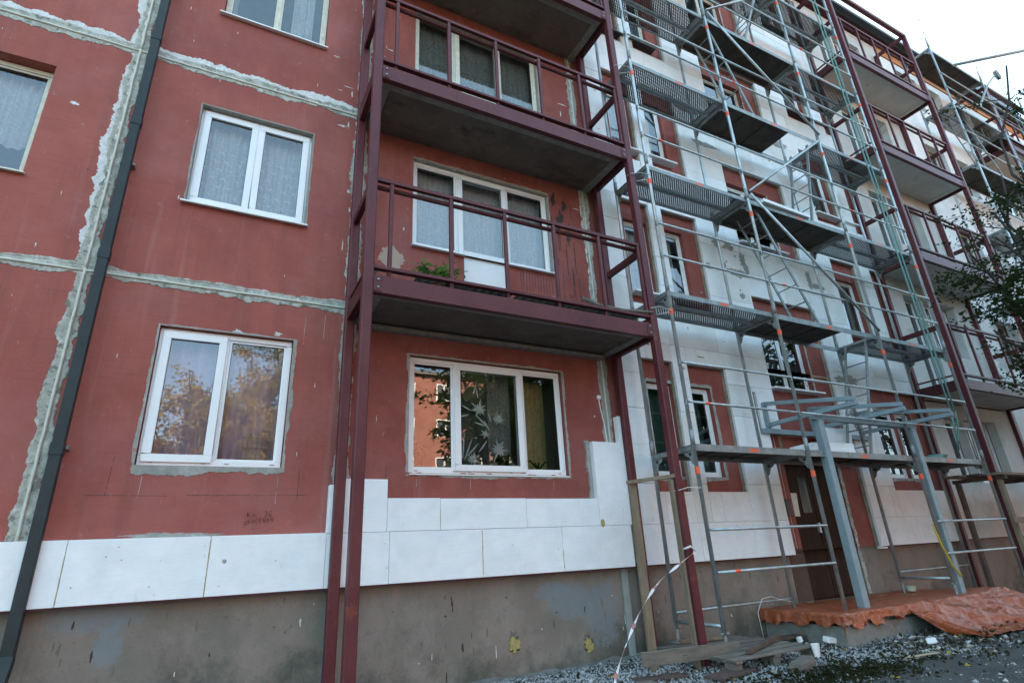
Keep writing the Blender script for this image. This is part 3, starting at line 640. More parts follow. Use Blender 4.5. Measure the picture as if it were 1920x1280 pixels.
for i in range(12): strip('black_drip', (4.62+i*.045, 4.42+rnd.random()*.1), (4.62+i*.045, 4.74), .003, .004, M('black bitumen drip', (.03, .02, .02)), BLD, 490+i, thk=.0012, rough=1.1)
def scribble(words):
    mb = MB(); G = {'K': [[(0, 0), (0, 1)], [(.55, .7), (.03, .35), (.6, .1)]], 'l': [[(0, 0), (.25, .5), (.5, .5), (.55, 0)]], '2': [[(0, .8), (.3, 1), (.55, .75), (0, 0), (.6, 0)]], '6': [[(.5, 1), (.1, .6), (0, .2), (.35, 0), (.55, .3), (.1, .45)]], '.': [[(.1, 0), (.2, .05)]],
        'C': [[(0, .8), (0, .1), (.5, .1), (.5, .8)], [(.5, .1), (.62, -.15)]], 'P': [[(0, 0), (0, .9), (.5, .8), (.45, .5), (0, .45)]], 'O': [[(.25, 0), (0, .45), (.25, .9), (.5, .45), (.25, 0)]], 'S': [[(.5, .85), (.1, .8), (.0, .2), (.5, .05)]], 'E': [[(.5, .9), (0, .9), (0, 0), (.5, 0)], [(0, .5), (.4, .5)]], 'L': [[(0, 0), (.2, .8), (.45, 0)]], 'I': [[(0, 0), (0, .8), (.5, 0), (.5, .8)]]}
    for x, z, h, sl, txt in words:
        for ch in txt:
            if ch == ' ': x += h*.5; continue
            for st in G[ch]:
                for p, q in zip(st, st[1:]): mb.beam((x+p[0]*h*.8, -.002, z+p[1]*h), (x+q[0]*h*.8, -.002, z+q[1]*h), 0.0042, .003)
            x += h*.75; z += sl
    return mb.build('handwriting', M('faded pencil', (.15, .045, .04), rough=.9), BLD)
scribble([(1.605, 1.605, .052, .001, 'Kl. 26'), (1.585, 1.54, .042, .004, 'CPOSEILI')])
# plinth: blue patch, grime, damp, vents with foam
for i in range(110):
    x = rnd.uniform(-.4, 9); z = rnd.uniform(.05, .92)
    blob('grime_speck', x, z, rnd.uniform(.003, .012), rnd.uniform(.004, .05), rnd.choice([GRIME, GRIME, PRIMER, DARKGAP]), BLD, 600+i*2, y=.006, thk=.0022, n=12, amp=.9)
for a, b, c, d in VENTS:
    blob('foam_plug', (a+b)/2, (c+d)/2-.005, .064, .066, FOAM, BLD, a*3+1, y=.002, thk=.010, n=60, f=2.6, amp=.55)
    blob('grime_patch', (a+b)/2-.01, d+.012, .045, .035, GRIME, BLD, a*5, y=.005, thk=.003, n=60, amp=1.1)
MB().box(5.74, 5.83, -.025, .006, -.1, .97).build('plinth_board', M('grey painted board', (.24, .27, .26), (.31, .33, .30), rough=.9, scale=8, bump=.4), BLD, bevel=.004)
# cable switch beside the joint
sb_ = MB().box(5.66, 5.72, -.035, 0, 3.03, 3.085).build('junction_box', WHITEP, BLD, bevel=.008)
MB().tube([(5.69, -.012, 3.03), (5.70, -.012, 2.9), (5.735, -.012, 2.7), (5.75, -.012, 2.45)], .007, 6).build('cable', WHITEP, sb_)

# ---- insulation boards
def eps_piece(r, mat=None, thk=.1, name='insulation_board', y0=None):
    a, b, c, d = r; yy = -thk+rnd.uniform(-.003, .002) if y0 is None else y0
    return MB().box(a+.0018, b-.0018, yy, -.004, c+.0018, d-.0018).build(name, mat or EPS, BLD, bevel=.0022)
left = [(-2.66, -1.66, .965, 1.45), (-1.66, -.66, .965, 1.45), (-.66, .34, .965, 1.45), (.34, 1.338, .965, 1.45), (1.338, 2.30, .965, 1.45),
    (2.30, 2.90, .965, 1.442), (2.90, 3.90, .965, 1.442), (3.90, 4.90, .965, 1.442), (4.90, 5.90, .965, 1.442), (2.30, 2.43, 1.442, 1.892), (2.43, 2.87, 1.442, 1.95),
    (2.87, 3.43, 1.442, 1.764), (3.43, 4.455, 1.442, 1.760), (4.455, 5.45, 1.442, 1.756), (5.45, 6.03, 1.442, 2.45), (5.89, 5.965, 2.45, 2.80)]
for r in left: eps_piece(r)
blob('foam_plug', 5.485, 1.47, .03, .05, FOAM, BLD, 7, y=-.099, thk=.004, n=24, amp=.2)
MB().box(-2.66, 2.29, -.07, -.001, 1.0, 1.42).box(2.32, 5.96, -.07, -.001, 1.0, 1.72).build('adhesive_bed', SEAM, BLD)
for i in range(34):        # crumbs, dents and stains on the boards
    x = rnd.uniform(.3, 8.2); z = rnd.uniform(1.0, 1.72); 
    if x < 2.35: z = rnd.uniform(1.0, 1.42)
    if x > 6.0: z = rnd.uniform(1.0, 1.8)
    blob('board_stain', x, z, rnd.uniform(.003, .008), rnd.uniform(.002, .006), rnd.choice([FOAM, CEM, CEM]), BLD, i, y=-.101, thk=.0018, n=12, amp=.6)
blob('board_stain', 1.46, 1.24, .018, .016, MORTAR, BLD, 3, y=-.101, thk=.0018, n=20, amp=.3)
for x, z0, z1 in ((.34, .98, 1.33), (1.338, .98, 1.42), (3.90, 1.0, 1.43), (4.90, 1.0, 1.2), (3.43, 1.46, 1.66), (8.07, 1.5, 1.8)):
    strip('foam_seam', (x, z0), (x, z1), .004, .004, FOAM, BLD, x*20, y=-.0995, thk=.002, rough=1.2)
MB().box(-2.66, 6.03, -.106, -.002, .952, .963).build('starter_profile', STEELD, BLD)
MB().box(6.06, 8.80, -.106, -.002, .955, .966).build('starter_profile', STEELD, BLD)
MB().box(10.90, 13.5, -.106, -.002, .995, 1.006).build('starter_profile', STEELD, BLD)
REDA = []                      # areas left red, no boards
for k in range(5):
    REDA += [(6.38, 7.02, 1.84+S*k, 3.68+S*k), (7.30, 8.085, 1.84+S*k, 3.68+S*k)]
    REDA += [(11.70, 12.53 if k else 13.42, 1.88+S*k, 3.70+S*k)] + ([(13.02, 13.42, 1.88+S*k, 3.70+S*k)] if k else [])
for k in range(4): REDA.append((9.08, 10.76, (2.3 if k == 0 else 3.42+S*k), 5.11+S*k+(.06 if k else 0)))
REDA += [(8.80, 10.89, .9, 2.72), (8.60, 8.665, 2.70, 3.36)]
boards = []
z = .968; row = 0
rows = []
while z < ZTOP-.05:
    h = .474 if row == 0 else .5
    rows.append((z, min(z+h, ZTOP-.02))); z += h; row += 1
for i, (c, d) in enumerate(rows):
    x = 6.03 - (i % 2)*.5
    while x < 13.42:
        a, b = max(x, 6.03), min(x+1, 13.42); x += 1
        rs = [(a, b, c if not (a > 10.5 and i == 0) else 1.008, d)]
        for h in REDA: rs = subtract(rs, h)
        boards += rs
boards.sort(key=lambda r: r[2] + .25*abs(r[0]-6))
rest = MB()
for i, r in enumerate(boards):
    if i < 270: eps_piece(r, EPS if rnd.random() < .75 else EPS2)
    else: rest.box(r[0]+.002, r[1]-.002, -.1+rnd.uniform(-.003, .003), -.004, r[2]+.002, r[3]-.002)
tag(rest.build('insulation_boards', EPS2, BLD), kind='stuff')
wall('adhesive_bed', 6.04, 13.41, 1.02, ZTOP-.05, REDA, SEAM, BLD, y=-.06, depth=.05)
# grey filler smeared over a few boards
for i, (x, z_, rx, rz) in enumerate([(8.47, 6.02, .085, .09), (8.77, 6.0, .12, .06), (9.06, 5.80, .07, .16), (8.17, 5.50, .075, .055), (8.87, 5.50, .24, .07), (8.56, 5.6, .05, .05), (8.86, 5.06, .06, .055), (9.12, 5.62, .06, .1), (10.82, 5.75, .06, .2), (11.0, 5.63, .22, .05), (11.35, 5.5, .2, .04), (10.9, 9.0, .3, .1), (8.4, 8.9, .3, .05), (11.1, 3.1, .1, .2), (11.2, 3.8, .3, .08), (6.6, 3.95, .04, .05), (8.7, 8.2, .3, .05), (7.2, 3.6, .05, .012), (7.6, 3.82, .06, .012)]):
    blob('filler_smear', x, z_, rx, rz, CEM, BLD, 700+i*4, y=-.1035, thk=.003, n=60, f=1.5, amp=.7)
for i in range(60): blob('board_stain', rnd.uniform(6.1, 13.3), rnd.uniform(2.0, 9), rnd.uniform(.006, .03), rnd.uniform(.006, .03), rnd.choice([FOAM, CEM, MORTAR]), BLD, 800+i, y=-.1035, thk=.0015, n=14, amp=.8) if not 0 else None

# rendered (already coated) wall of the second balcony bay and beyond
RH = [(w['x0']+.03, w['x1']-.03, w['z0'], w['z1']-.02) for w in WIN if w['x0'] > 13.4]
wall('rendered_wall', 13.43, 17.1, 1.03, ZTOP-.06, RH, RENDER, BLD, y=-.10, depth=.16)
for i, (c, d) in enumerate(rows):
    pass
wall('insulated_wall', 17.12, XE, 1.03, ZTOP-.3, RH, EPS2, BLD, y=-.10, depth=.16)
for i in range(22): blob('filler_smear', rnd.uniform(17.2, 21), rnd.uniform(3, 14), rnd.uniform(.1, .5), rnd.uniform(.05, .25), RENDER, BLD, 900+i*3, y=-.10, thk=.003, n=70, amp=.8)

# ---- balcony slabs (concrete, part of the building)
for (a, b, ks) in ((2.46, 5.90, range(4)), (13.42, 16.75, range(4)), (21.3, 24.8, range(4))):
    for k in ks:
        z = 3.66+S*k; y0 = -.855
        s_ = MB().box(a, b, y0, -.001, z, z+.14).build('balcony_slab', CONC if a < 10 else RENDER, BLD, bevel=.005)
        lm = CONCG if a < 10 else RENDER
        MB().box(a, b, y0-.002, y0+.10, z-.022, z-.0005).box(b-.11, b+.002, y0+.10, -.002, z-.022, z-.0005).box(a-.002, a+.11, y0+.10, -.002, z-.022, z-.0005).build('slab_lip', lm, s_, bevel=.004)
        if k == 0: MB().box(a+.1, b-.1, -.10, -.002, z-.07, z-.0225).build('slab_corbel', lm, s_, bevel=.006)

# ---- entrance
d0 = MB().box(9.10, 10.40, .12, .16, .33, 2.36).build('door', DOORW, BLD)
for a, b in ((9.13, 9.72), (9.74, 10.33)):
    lf = MB(); lf.box(a, b, .085, .119, .36, 2.30); L_ = lf.build('door_leaf', DOORW, d0, bevel=.004)
MB().box(9.42, 9.62, .075, .084, 1.55, 2.1).build('door_window', M('dark door glass', (.03, .03, .03), rough=.15), d0)
MB().box(9.66, 9.70, .04, .084, 1.25, 1.40).build('handle', GALV, d0, bevel=.004)
MB().box(9.10, 9.13, .03, .118, .33, 2.36).box(10.33, 10.40, .03, .118, .33, 2.36).box(9.13, 10.33, .03, .118, 2.30, 2.36).build('door_frame', DOORW, d0)
strip('cement_smear', (10.42, .35), (10.42, 2.3), .05, .02, MORTAR, BLD, 950, y=.004, thk=.01)
tag(MB().box(8.93, 9.05, -.02, 0, 1.50, 1.75).build('intercom_box', M('black plastic', (.02, .02, .022), rough=.4), BLD, bevel=.006))
pn = grid_mesh('notice_paper', lambda u, v: (9.10+.20*u, .062-.012*math.sin(u*3)-.02*v*v, 1.50+.34*v), 5, 6, M('off white paper', (.62, .62, .56), rough=.9), d0)
MB().box(8.78, 9.10, -.004, .004, .35, 1.05).build('stained_board', M('brown stained panel', (.07, .045, .034), (.10, .066, .05), rough=.9, scale=5), BLD)

# ---- rain downpipe
dp = MB().box(.095, .178, -.150, -.075, .62, ZTOP).build('downpipe', PIPE, BLD, bevel=.006)
for z in (2.10, 3.90, 5.45, 6.62, 8.6, 10.5): MB().box(.090, .183, -.155, -.070, z, z+.10).build('pipe_sleeve', PIPE, dp, bevel=.003)
for z in (2.16, 5.0, 7.7): MB().box(.07, .20, -.085, .02, z, z+.03).build('pipe_bracket', GALVD, dp)
mb = MB()
for i in range(6):
    t = i/6*.62; t2 = (i+1)/6*.62
    mb.beam((.135-.0*i, -.115-.02*i-.01*i*i*.3, .66-.055*i), (.135, -.115-.02*(i+1)-.01*(i+1)**2*.3, .66-.055*(i+1)-.012), .094, .085)
mb.build('pipe_elbow', PIPE, dp, bevel=.003)

# ================================================================== STEEL BALCONY FRAMES
def hollow(mb, x, y, z0, z1, s): mb.box(x-s/2, x+s/2, y-s/2, y+s/2, z0, z1)
def balcony_frame(xl, xr, label, levels, xb=None, mat=STEEL, base=0.):
    yf, yb, s = -.907, -.125, .100
    T = thing('steel_balcony_frame', label, 'balcony frame', ((xl+xr)/2, -.5, 0), 'oxide red steel frames carrying the balconies')
    for x in (xl, xr):
        for y in (yf, yb):
            p = MB(); hollow(p, x, y, base+.012, 14.06 if y == yf else 14.05, s); po = p.build('post', mat, T, bevel=.011)
            MB().box(x-.09, x+.09, y-.09, y+.09, base-.004, base+.012).build('base_plate', STEELD, po)
    for k in levels:
        z = 3.607+S*k
        # channel edge beam: web, flanges
        e = MB(); e.box(xl+s/2, xr-s/2, yf-.035, yf-.027, z, z+.185); e.box(xl+s/2, xr-s/2, yf-.027, yf+.035, z, z+.009); e.box(xl+s/2, xr-s/2, yf-.027, yf+.035, z+.176, z+.185)
        e.build('edge_beam', mat, T)
        for x, sg in ((xl, 1), (xr, -1)):
            MB().box(x-.035, x+.035, yf+s/2, yb-s/2, z, z+.185).build('side_beam', STEELD, T, bevel=.004)
            MB().box(x-.03, x+.03, yf+s/2, yb-s/2, z+1.20, z+1.29).build('side_rail', STEELD, T, bevel=.004)
            MB().box(x-.015, x+.015, yf+s/2, yb-s/2, z+.27, z+.298).build('side_rail', mat, T)
            pl_ = MB().box(x+sg*(s/2+.001), x+sg*(s/2+.085), yf-.043, yf-.0355, z+.012, z+.172).build('joint_plate', mat, T, bevel=.002)
            for bz in (.05, .135): MB().tube([(x+sg*(s/2+.045), yf-.0355, z+bz), (x+sg*(s/2+.045), yf-.055, z+bz)], .012, 6).build('bolt', GALVD, pl_)
        r = MB().box(xl+s/2, xr-s/2, yf-.028, yf+.02, z+1.30, z+1.345).build('top_rail', mat, T, bevel=.004)
        MB().tube([(xl+s/2, yf+.045, z+1.262), (xr-s/2, yf+.045, z+1.262)], .026, 10).build('hand_tube', STEELD, T, smooth=True)
        MB().box(xl+s/2, xr-s/2, yf-.035, yf+.03, z+.262, z+.298).build('bottom_rail', mat, T, bevel=.003)
        n = 6; xs_ = [xl+.21+i*(xr-xl-.26)/(n-1) for i in range(n)]; xs_[-1] = xr-.075
        for i, x in enumerate(xs_):
            MB().box(x-.02, x+.02, yf-.024, yf+.016, z+.298, z+1.30).build('baluster', mat, T, bevel=.004)
            if i < n-1: MB().box(x-.02, x+.02, yf-.01, yf+.02, z+.185, z+.262).build('rail_stub', STEELD, T)
    MB().box(xl-s/2, xr+s/2, yf-s/2, yf+s/2, 14.06, 14.16).build('head_beam', mat, T, bevel=.01)
    for x in (xl, xr): MB().box(x-.04, x+.04, yf+s/2, yb+.06, 14.062, 14.158).build('head_beam', mat, T, bevel=.01)
    return T
F1 = balcony_frame(2.386, 5.983, 'dark red steel balcony frame in front of the red wall beside the downpipe', range(4))
F2 = balcony_frame(13.33, 16.84, 'dark red steel balcony frame rising behind the first scaffold under the open sky', range(4))
F3 = balcony_frame(21.25, 24.85, 'dark red steel balcony frame behind the tree branches beyond the farther scaffold', range(4))
# corrugated sheets lying on the first balcony
def corr(name, x0, x1, y0, y1, z, lab, tilt=0.):
    o = grid_mesh(name, lambda u, v: (x0+(x1-x0)*u, y0+(y1-y0)*v, z+.018*math.sin((x0+(x1-x0)*u)/.105*6.283)+tilt*(x0+(x1-x0)*u-x0)), int((x1-x0)/.105*12), 1, M('grey asbestos cement', (.20, .20, .18), (.30, .30, .27), rough=.95, scale=7, bump=.5), None)
    md = o.modifiers.new('thickness', 'SOLIDIFY'); md.thickness = .007
    return tag(o, lab, 'roofing sheet', 'corrugated sheets lying on the lowest balcony')
corr('corrugated_sheet', 2.9, 4.05, -.84, -.25, 3.93, 'grey corrugated sheet in the middle of the lowest balcony beside the leafy plant')
corr('corrugated_sheet', 4.1, 5.85, -.84, -.25, 3.925, 'longer grey corrugated sheet at the right end of the lowest balcony')
# dead sticks on the balcony
tag(MB().tube([(2.50, -.6, 3.88), (2.56, -.5, 4.10), (2.50, -.45, 4.22), (2.52, -.4, 4.4)], [.022, .02, .02, .012], 7).tube([(2.56, -.5, 4.1), (2.48, -.55, 4.24)], .012, 6).build('dead_branch', BARK, smooth=True), 'short forked dead branch in the left corner of the lowest balcony', 'branch')
tag(MB().tube([(5.35, -.35, 4.30), (5.5, -.5, 4.16), (5.72, -.70, 4.04), (5.95, -.98, 3.93)], [.03, .024, .022, .016], 7).build('dead_branch', WOODP, smooth=True), 'long grey stick leaning across the right end of the lowest balcony', 'branch')
# leafy plant on that balcony
pl = thing('balcony_plant', 'green leafy plant with a few reddish flowers on the lowest balcony', 'plant', (3.18, -.68, 3.80))
mb = MB(); P = []
for i in range(22):
    a = rnd.uniform(0, 6.28); L = rnd.uniform(.12, .36); e = Vector((3.18+math.cos(a)*L*1.0, -.68+math.sin(a)*L*.25, 4.0+L*rnd.uniform(.35, .8))); b = Vector((3.18+rnd.uniform(-.06, .06), -.68, 3.88))
    mb.tube([b, (b+e)/2+Vector((0, 0, .05)), e], [.006, .005, .003], 5)
    for q in range(14): t = rnd.uniform(.3, 1); P.append(tuple(b.lerp(e, t)+Vector((rnd.gauss(0, .02), rnd.gauss(0, .02), rnd.gauss(0, .02)+.03*math.sin(t*3)))))
mb.build('stem', LEAF, pl); leaves_mesh('foliage', np.array(P), .085, leaf_mat('fresh green leaves', (.10, .21, .04), (.17, .30, .09)), pl, 3, .35)
leaves_mesh('flower', np.array([(3.38+rnd.gauss(0, .02), -.72, 4.03+rnd.gauss(0, .02)) for i in range(14)]), .03, M('dull red petals', (.35, .06, .05)), pl, 4, .8)
MB().tube([(3.18, -.68, 3.80), (3.18, -.68, 3.92)], [.07, .09], 14).build('pot', M('brown clay', (.20, .09, .05)), pl)
# window-sill plants behind the wide ground floor window
def potted(x, y, z, label, kind, pot):
    t = thing('potted_plant', label, 'plant', (x, y, z), 'houseplants on the inner window sill')
    MB().tube([(x, y, z), (x, y, z+.09)], [.05, .07] if kind != 'box' else [.09, .11], 14).build('pot', pot, t)
    mb = MB(); P = []
    if kind == 'arch':
        for a, L in ((2.6, .26), (.5, .24), (1.5, .14), (2.0, .2)):
            pts = [(x+math.cos(a)*L*t, y, z+.09+math.sin(math.pi*min(t, .75))*L*.6*(1 if math.cos(a)**2 > .05 else 1.6)*t**.4) for t in (0, .25, .5, .75, 1)]; mb.tube(pts, [.012, .012, .010, .007, .002], 5)
        mb.build('foliage', LEAF, t)
    else:
        for i in range(7):
            a = rnd.uniform(.6, 2.5); L = rnd.uniform(.15, .30 if kind == 'box' else .14); e = (x+math.cos(a)*L*.6, y, z+.08+math.sin(a)*L); mb.tube([(x, y, z+.07), e], [.005, .003], 5)
            P += [(e[0]+rnd.gauss(0, .025), y+rnd.gauss(0, .02), e[2]+rnd.gauss(0, .02)) for q in range(9)]
        mb.build('stem', LEAF, t); leaves_mesh('foliage', np.array(P), .06, LEAF, t, 9, .7)
potted(3.33, .22, 2.03, 'leafy houseplant in red brown pot behind the left pane of the wide ground window', 'box', M('red brown glaze', (.26, .06, .035), rough=.4))
potted(4.33, .20, 2.03, 'small dark houseplant at the foot of the lace curtain in the wide ground window', 'small', GASKET)
potted(4.83, .22, 2.03, 'arching aloe plant in front of the ochre curtain in the wide ground floor window', 'arch', GASKET)
# wire cage in left ground-floor window
cg = MB()
for i in range(7): cg.tube([(1.50+i*.042, .16, 2.14), (1.50+i*.042, .16, 2.36), (1.50+i*.042+(.126-i*.042)*.4, .17, 2.42)], .0025, 4)
for z in (2.16, 2.26, 2.36): cg.tube([(1.50, .155, z), (1.752, .155, z)], .003, 4)
cg.box(1.49, 1.76, .13, .24, 2.10, 2.14)
tag(cg.build('bird_cage', M('pale brass wire', (.45, .40, .28), rough=.4, metal=.5)), 'small wire bird cage behind the right pane of the left ground floor window', 'cage')

# ================================================================== SCAFFOLDS
YF, YR = -1.0136, -.30
def scaffold(xs, z0, lvls, label, decks, bases, rails=True, orange=True, diags=(), ladders=(), ztop=None, skip=()):
    T = thing('scaffold', label, 'scaffold', ((xs[0]+xs[-1])/2, -.65, 0), 'galvanised frame scaffolds along the facade')
    top = ztop or z0+2*(lvls-1)+1.05
    # standards, in two metre lengths joined by collars
    for i, x in enumerate(xs):
        for y in (YF, YR):
            zb = bases[i][0 if y == YF else 1]
            pts_r = .0242
            st = MB(); st.tube([(x, y, zb+.14), (x, y, top if y == YF else z0+2*(lvls-1)+.02)], pts_r, 12)
            so_ = st.build('standard', GALV, T, smooth=True)
            MB().tube([(x, y, zb), (x, y, zb+.14)], .018, 8).box(x-.075, x+.075, y-.075, y+.075, zb-.004, zb+.006).tube([(x-.06, y, zb+.15), (x+.06, y, zb+.15)], .012, 6).build('base_jack', GALVD, so_)
            for k in range(lvls): MB().tube([(x, y, z0+2*k-.02), (x, y, z0+2*k+.16)], .0275, 12).build('spigot_collar', GALVD, so_, smooth=True)
            if orange and y == YF:
                for k in range(lvls): MB().tube([(x, y, z0+2*k-.35), (x, y, z0+2*k-.27)], .0285, 12).build('marker_band', ORANGE, so_)
    for i, x in enumerate(xs):
        for k in range(lvls):
            z = z0+2*k
            tr = MB(); tr.box(x-.024, x+.024, YF+.02, YR-.02, z-.075, z-.027); tr.box(x-.03, x+.03, YF+.02, YR-.02, z-.027, z-.022)
            tr.build('transom', GALVD, T)
            # perforated corner gusset at each end
            for y, sg in ((YF, 1), (YR, -1)):
                gp = MB()
                poly = [(y+sg*.022, z-.075), (y+sg*.17, z-.075), (y+sg*.15, z-.12), (y+sg*.09, z-.15), (y+sg*.06, z-.22), (y+sg*.022, z-.25)]
                gp.prism(poly, 'x', x-.004, x+.004); gp.build('gusset', GALVD, T)
                MB().tube([(x-.0045, y+sg*.07, z-.115), (x+.0045, y+sg*.07, z-.115)], .022, 10).build('gusset_hole', GASKET, T)
                if rails and y == YF:
                    for h in (.5, 1.0): MB().box(x-.045, x-.024, YF-.045, YF-.01, z+h-.05, z+h+.03).build('wedge_box', GALVD, T, bevel=.004)
    nb = len(xs)-1
    for b in range(nb):
        xa, xb = xs[b], xs[b+1]
        for k in range(lvls):
            z = z0+2*k
            if rails and (b, k) not in skip:
                for h in (.5, 1.0):
                    gr = MB().tube([(xa+.02, YF-.03, z+h), (xb-.02, YF-.03, z+h)], .0165, 8).build('guardrail', GALV, T, smooth=True)
                    if (b+k) % 2 == 0 and h == .5: MB().tube([(xa+.28, YF-.03, z+h), (xa+.36, YF-.03, z+h)], .0185, 8).build('marker_band', ORANGE, gr)
            kind = decks.get((b, k), 'P')
            if kind == 'P':
                for q in range(2):
                    ya = YF+.025+q*.335; yb_ = ya+.315; a, c = xa+.035, xb-.035
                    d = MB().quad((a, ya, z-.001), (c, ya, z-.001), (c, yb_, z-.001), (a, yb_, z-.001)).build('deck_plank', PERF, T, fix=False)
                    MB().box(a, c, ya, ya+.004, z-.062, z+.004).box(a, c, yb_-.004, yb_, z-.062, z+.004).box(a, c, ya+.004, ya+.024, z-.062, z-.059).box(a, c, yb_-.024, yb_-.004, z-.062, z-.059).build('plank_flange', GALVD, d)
                    MB().box(a, a+.09, ya+.004, yb_-.004, z-.05, z-.003).build('plank_end', GALVD, d); MB().box(c-.09, c, ya+.004, yb_-.004, z-.05, z-.003).build('plank_end', GALVD, d)
                    if q == 0 and orange: MB().box((a+c)/2-.06, (a+c)/2+.10, ya-.002, ya-.0003, z-.045, z-.012).build('marker_band', ORANGE, d)
            elif kind[0] == 'S':
                f0, f1 = (0, 1) if kind == 'S' else ((0, .70) if kind == 'SL' else (.42, 1)); a, c = xa+.035, xb-.035
                fr = MB().box(a, c, YF+.025, YF+.032, z-.075, z+.006).box(a, c, YR-.032, YR-.025, z-.075, z+.006).box(a, a+.03, YF+.032, YR-.032, z-.05, z-.01).box(c-.03, c, YF+.032, YR-.032, z-.05, z-.01).build('deck_frame', GALVD, T)
                pa, pc = a+(c-a)*f0, a+(c-a)*f1
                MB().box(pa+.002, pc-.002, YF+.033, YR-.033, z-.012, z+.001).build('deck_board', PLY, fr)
                for q in (.33, .66): MB().box(pa+(pc-pa)*q-.015, pa+(pc-pa)*q+.015, YF+.033, YR-.033, z-.032, z-.0125).build('deck_rib', M('dark painted rib', (.05, .045, .04), rough=.7), fr)
                if orange: MB().box((a+c)/2-.06, (a+c)/2+.10, YF+.0235, YF+.0247, z-.06, z-.02).build('marker_band', ORANGE, fr)
        # ledger at the foot
        MB().tube([(xa, YR, bases[b][1]+.3), (xb, YR, bases[b][1]+.3)], .015, 8).build('ledger', GALV, T, smooth=True) if b != 1 else None
        MB().tube([(xs[b], YF, bases[b][0]+.22), (xs[b], YR, bases[b][0]+.22)], .02, 8).build('ledger', GALV, T, smooth=True)
    for (xa, za, xb, zb) in diags:
        MB().tube([(xa, YF-.055, za), (xb, YF-.055, zb)], .021, 10).build('diagonal_brace', GALV, T, smooth=True)
    for (xb_, zb_, xt, zt, ya, yb_) in ladders:
        a0, a1 = Vector((xb_, ya, zb_)), Vector((xt, ya, zt)); b0, b1 = Vector((xb_, yb_, zb_)), Vector((xt, yb_, zt))
        ld = MB().beam(a0, a1, .022, .045).beam(b0, b1, .022, .045).build('ladder', GALVD, T)
        n = int((a1-a0).length/.28)
        for i in range(n):
            t = (i+.5)/n; MB().tube([a0.lerp(a1, t), b0.lerp(b1, t)], .011, 6).build('rung', GALVD, ld)
    return T
XS = [6.225, 8.277, 10.80, 12.85]
dk = {}
for k in range(6):
    for b in range(3): dk[(b, k)] = 'P'
dk[(0, 0)] = dk[(1, 0)] = dk[(2, 0)] = 'S'; dk[(1, 1)] = 'SL'; dk[(1, 2)] = 'S'; dk[(1, 3)] = 'SL'; dk[(1, 4)] = 'S'; dk[(1, 5)] = 'P'
Z0 = 2.28
SC1 = scaffold(XS, Z0, 7, 'tall galvanised scaffold with six decks between the two nearer dark red balcony frames', dk,
    [(.14, .15), (.0, .0), (.33, .33), (.05, .05)],
    diags=[(8.30, Z0+4.05, 10.78, Z0+2.05), (8.30, Z0+4.1, 10.78, Z0+6.0), (8.30, Z0+8.05, 10.78, Z0+6.1), (8.30, Z0+8.1, 10.78, Z0+10.0)],
    ladders=[(9.95, 2.30, 10.70, 4.25, -.86, -.50), (9.55, 4.30, 8.62, 6.25, -.86, -.50), (9.3, 8.30, 8.5, 10.25, -.86, -.50), (10.1, 6.32, 10.65, 8.25, -.86, -.50), (9.5, 10.3, 10.4, 12.25, -.86, -.50)], skip=())
for b, zz in ((0, (.88, 1.32)), (2, (.88, 1.32))):
    for z in zz:
        g_ = MB().tube([(XS[b]+.02, YF-.03, z), (XS[b+1]-.02, YF-.03, z)], .0165, 8).build('guardrail', GALV, SC1, smooth=True)
        if b == 0 and z < 1: MB().tube([(XS[b]+.28, YF-.03, z), (XS[b]+.36, YF-.03, z)], .0185, 8).build('marker_band', ORANGE, g_)
X2 = [17.93, 20.85, 23.4]
d2 = {(b, k): ('S' if (b+k) % 2 == 0 else 'P') for b in range(2) for k in range(8)}; d2[(0, 6)] = 'S'
SC2 = scaffold(X2, 2.13, 7, 'farther galvanised scaffold reaching the roof edge beyond the second balcony frame', d2, [(0, 0)]*3, orange=False,
    ladders=[(20.2, 10.2, 18.9, 12.2, -.8, -.45), (18.6, 6.2, 19.8, 8.1, -.8, -.45)], ztop=14.5, skip=((0, 6), (1, 6)))
# hoist arm, pulley and loose tube on the far scaffold
hz = thing('rope_hoist', 'small hoist arm with a round pulley wheel clamped to the top of the farther scaffold', 'hoist', (20.9, -1.0, 13.2))
MB().tube([(19.6, -1.05, 12.55), (20.9, -1.08, 13.9), (21.9, -1.12, 14.75)], .03, 8).tube([(20.3, -1.08, 13.2), (20.9, -1.08, 13.2)], .025, 8).build('arm', GALVD, hz)
MB().tube([(21.95, -1.18, 14.72), (21.95, -1.10, 14.72)], .17, 20).build('pulley', M('rusty pulley', (.12, .10, .09), rough=.6), hz)
for dx in (-.15, .16): MB().tube([(21.95+dx, -1.14, 14.7), (21.95+dx*1.3, -1.14, 3)], .009, 5).build('hoist_rope', ROPE, hz)
tag(MB().tube([(19.3, -.95, 14.12), (22.6, -2.5, 14.95)], .045, 10).build('steel_pipe', GALVD, smooth=True), 'long grey pipe sticking out over the edge of the topmost far scaffold deck', 'pipe')
# tie wires between the frame and the scaffold
for z, sgn in ((1.75, 1), (3.99, -1), (6.05, 1), (8.05, -1), (10.2, 1)):
    o = MB().tube([(5.93, -.97, z), (6.05, -1.0, z+.03), (6.20, -1.05, z+.02*sgn), (6.26, -1.0, z), (6.2, -.97, z-.02), (6.05, -.90, z-.05), (5.95, -.85, z+.02), (5.92, -.93, z)], .005, 5).build('tie_wire', WIRE)
    tag(o, {1.75: 'pale wire lashing the balcony post to the scaffold below its lowest deck', 3.99: 'pale wire tie just under the second scaffold deck', 6.05: 'pale wire tie just under the third scaffold deck', 8.05: 'pale wire tie just under the fourth scaffold deck', 10.2: 'pale wire tie near the top of the picture'}[z], 'tie wire', 'wire ties between balcony post and scaffold')
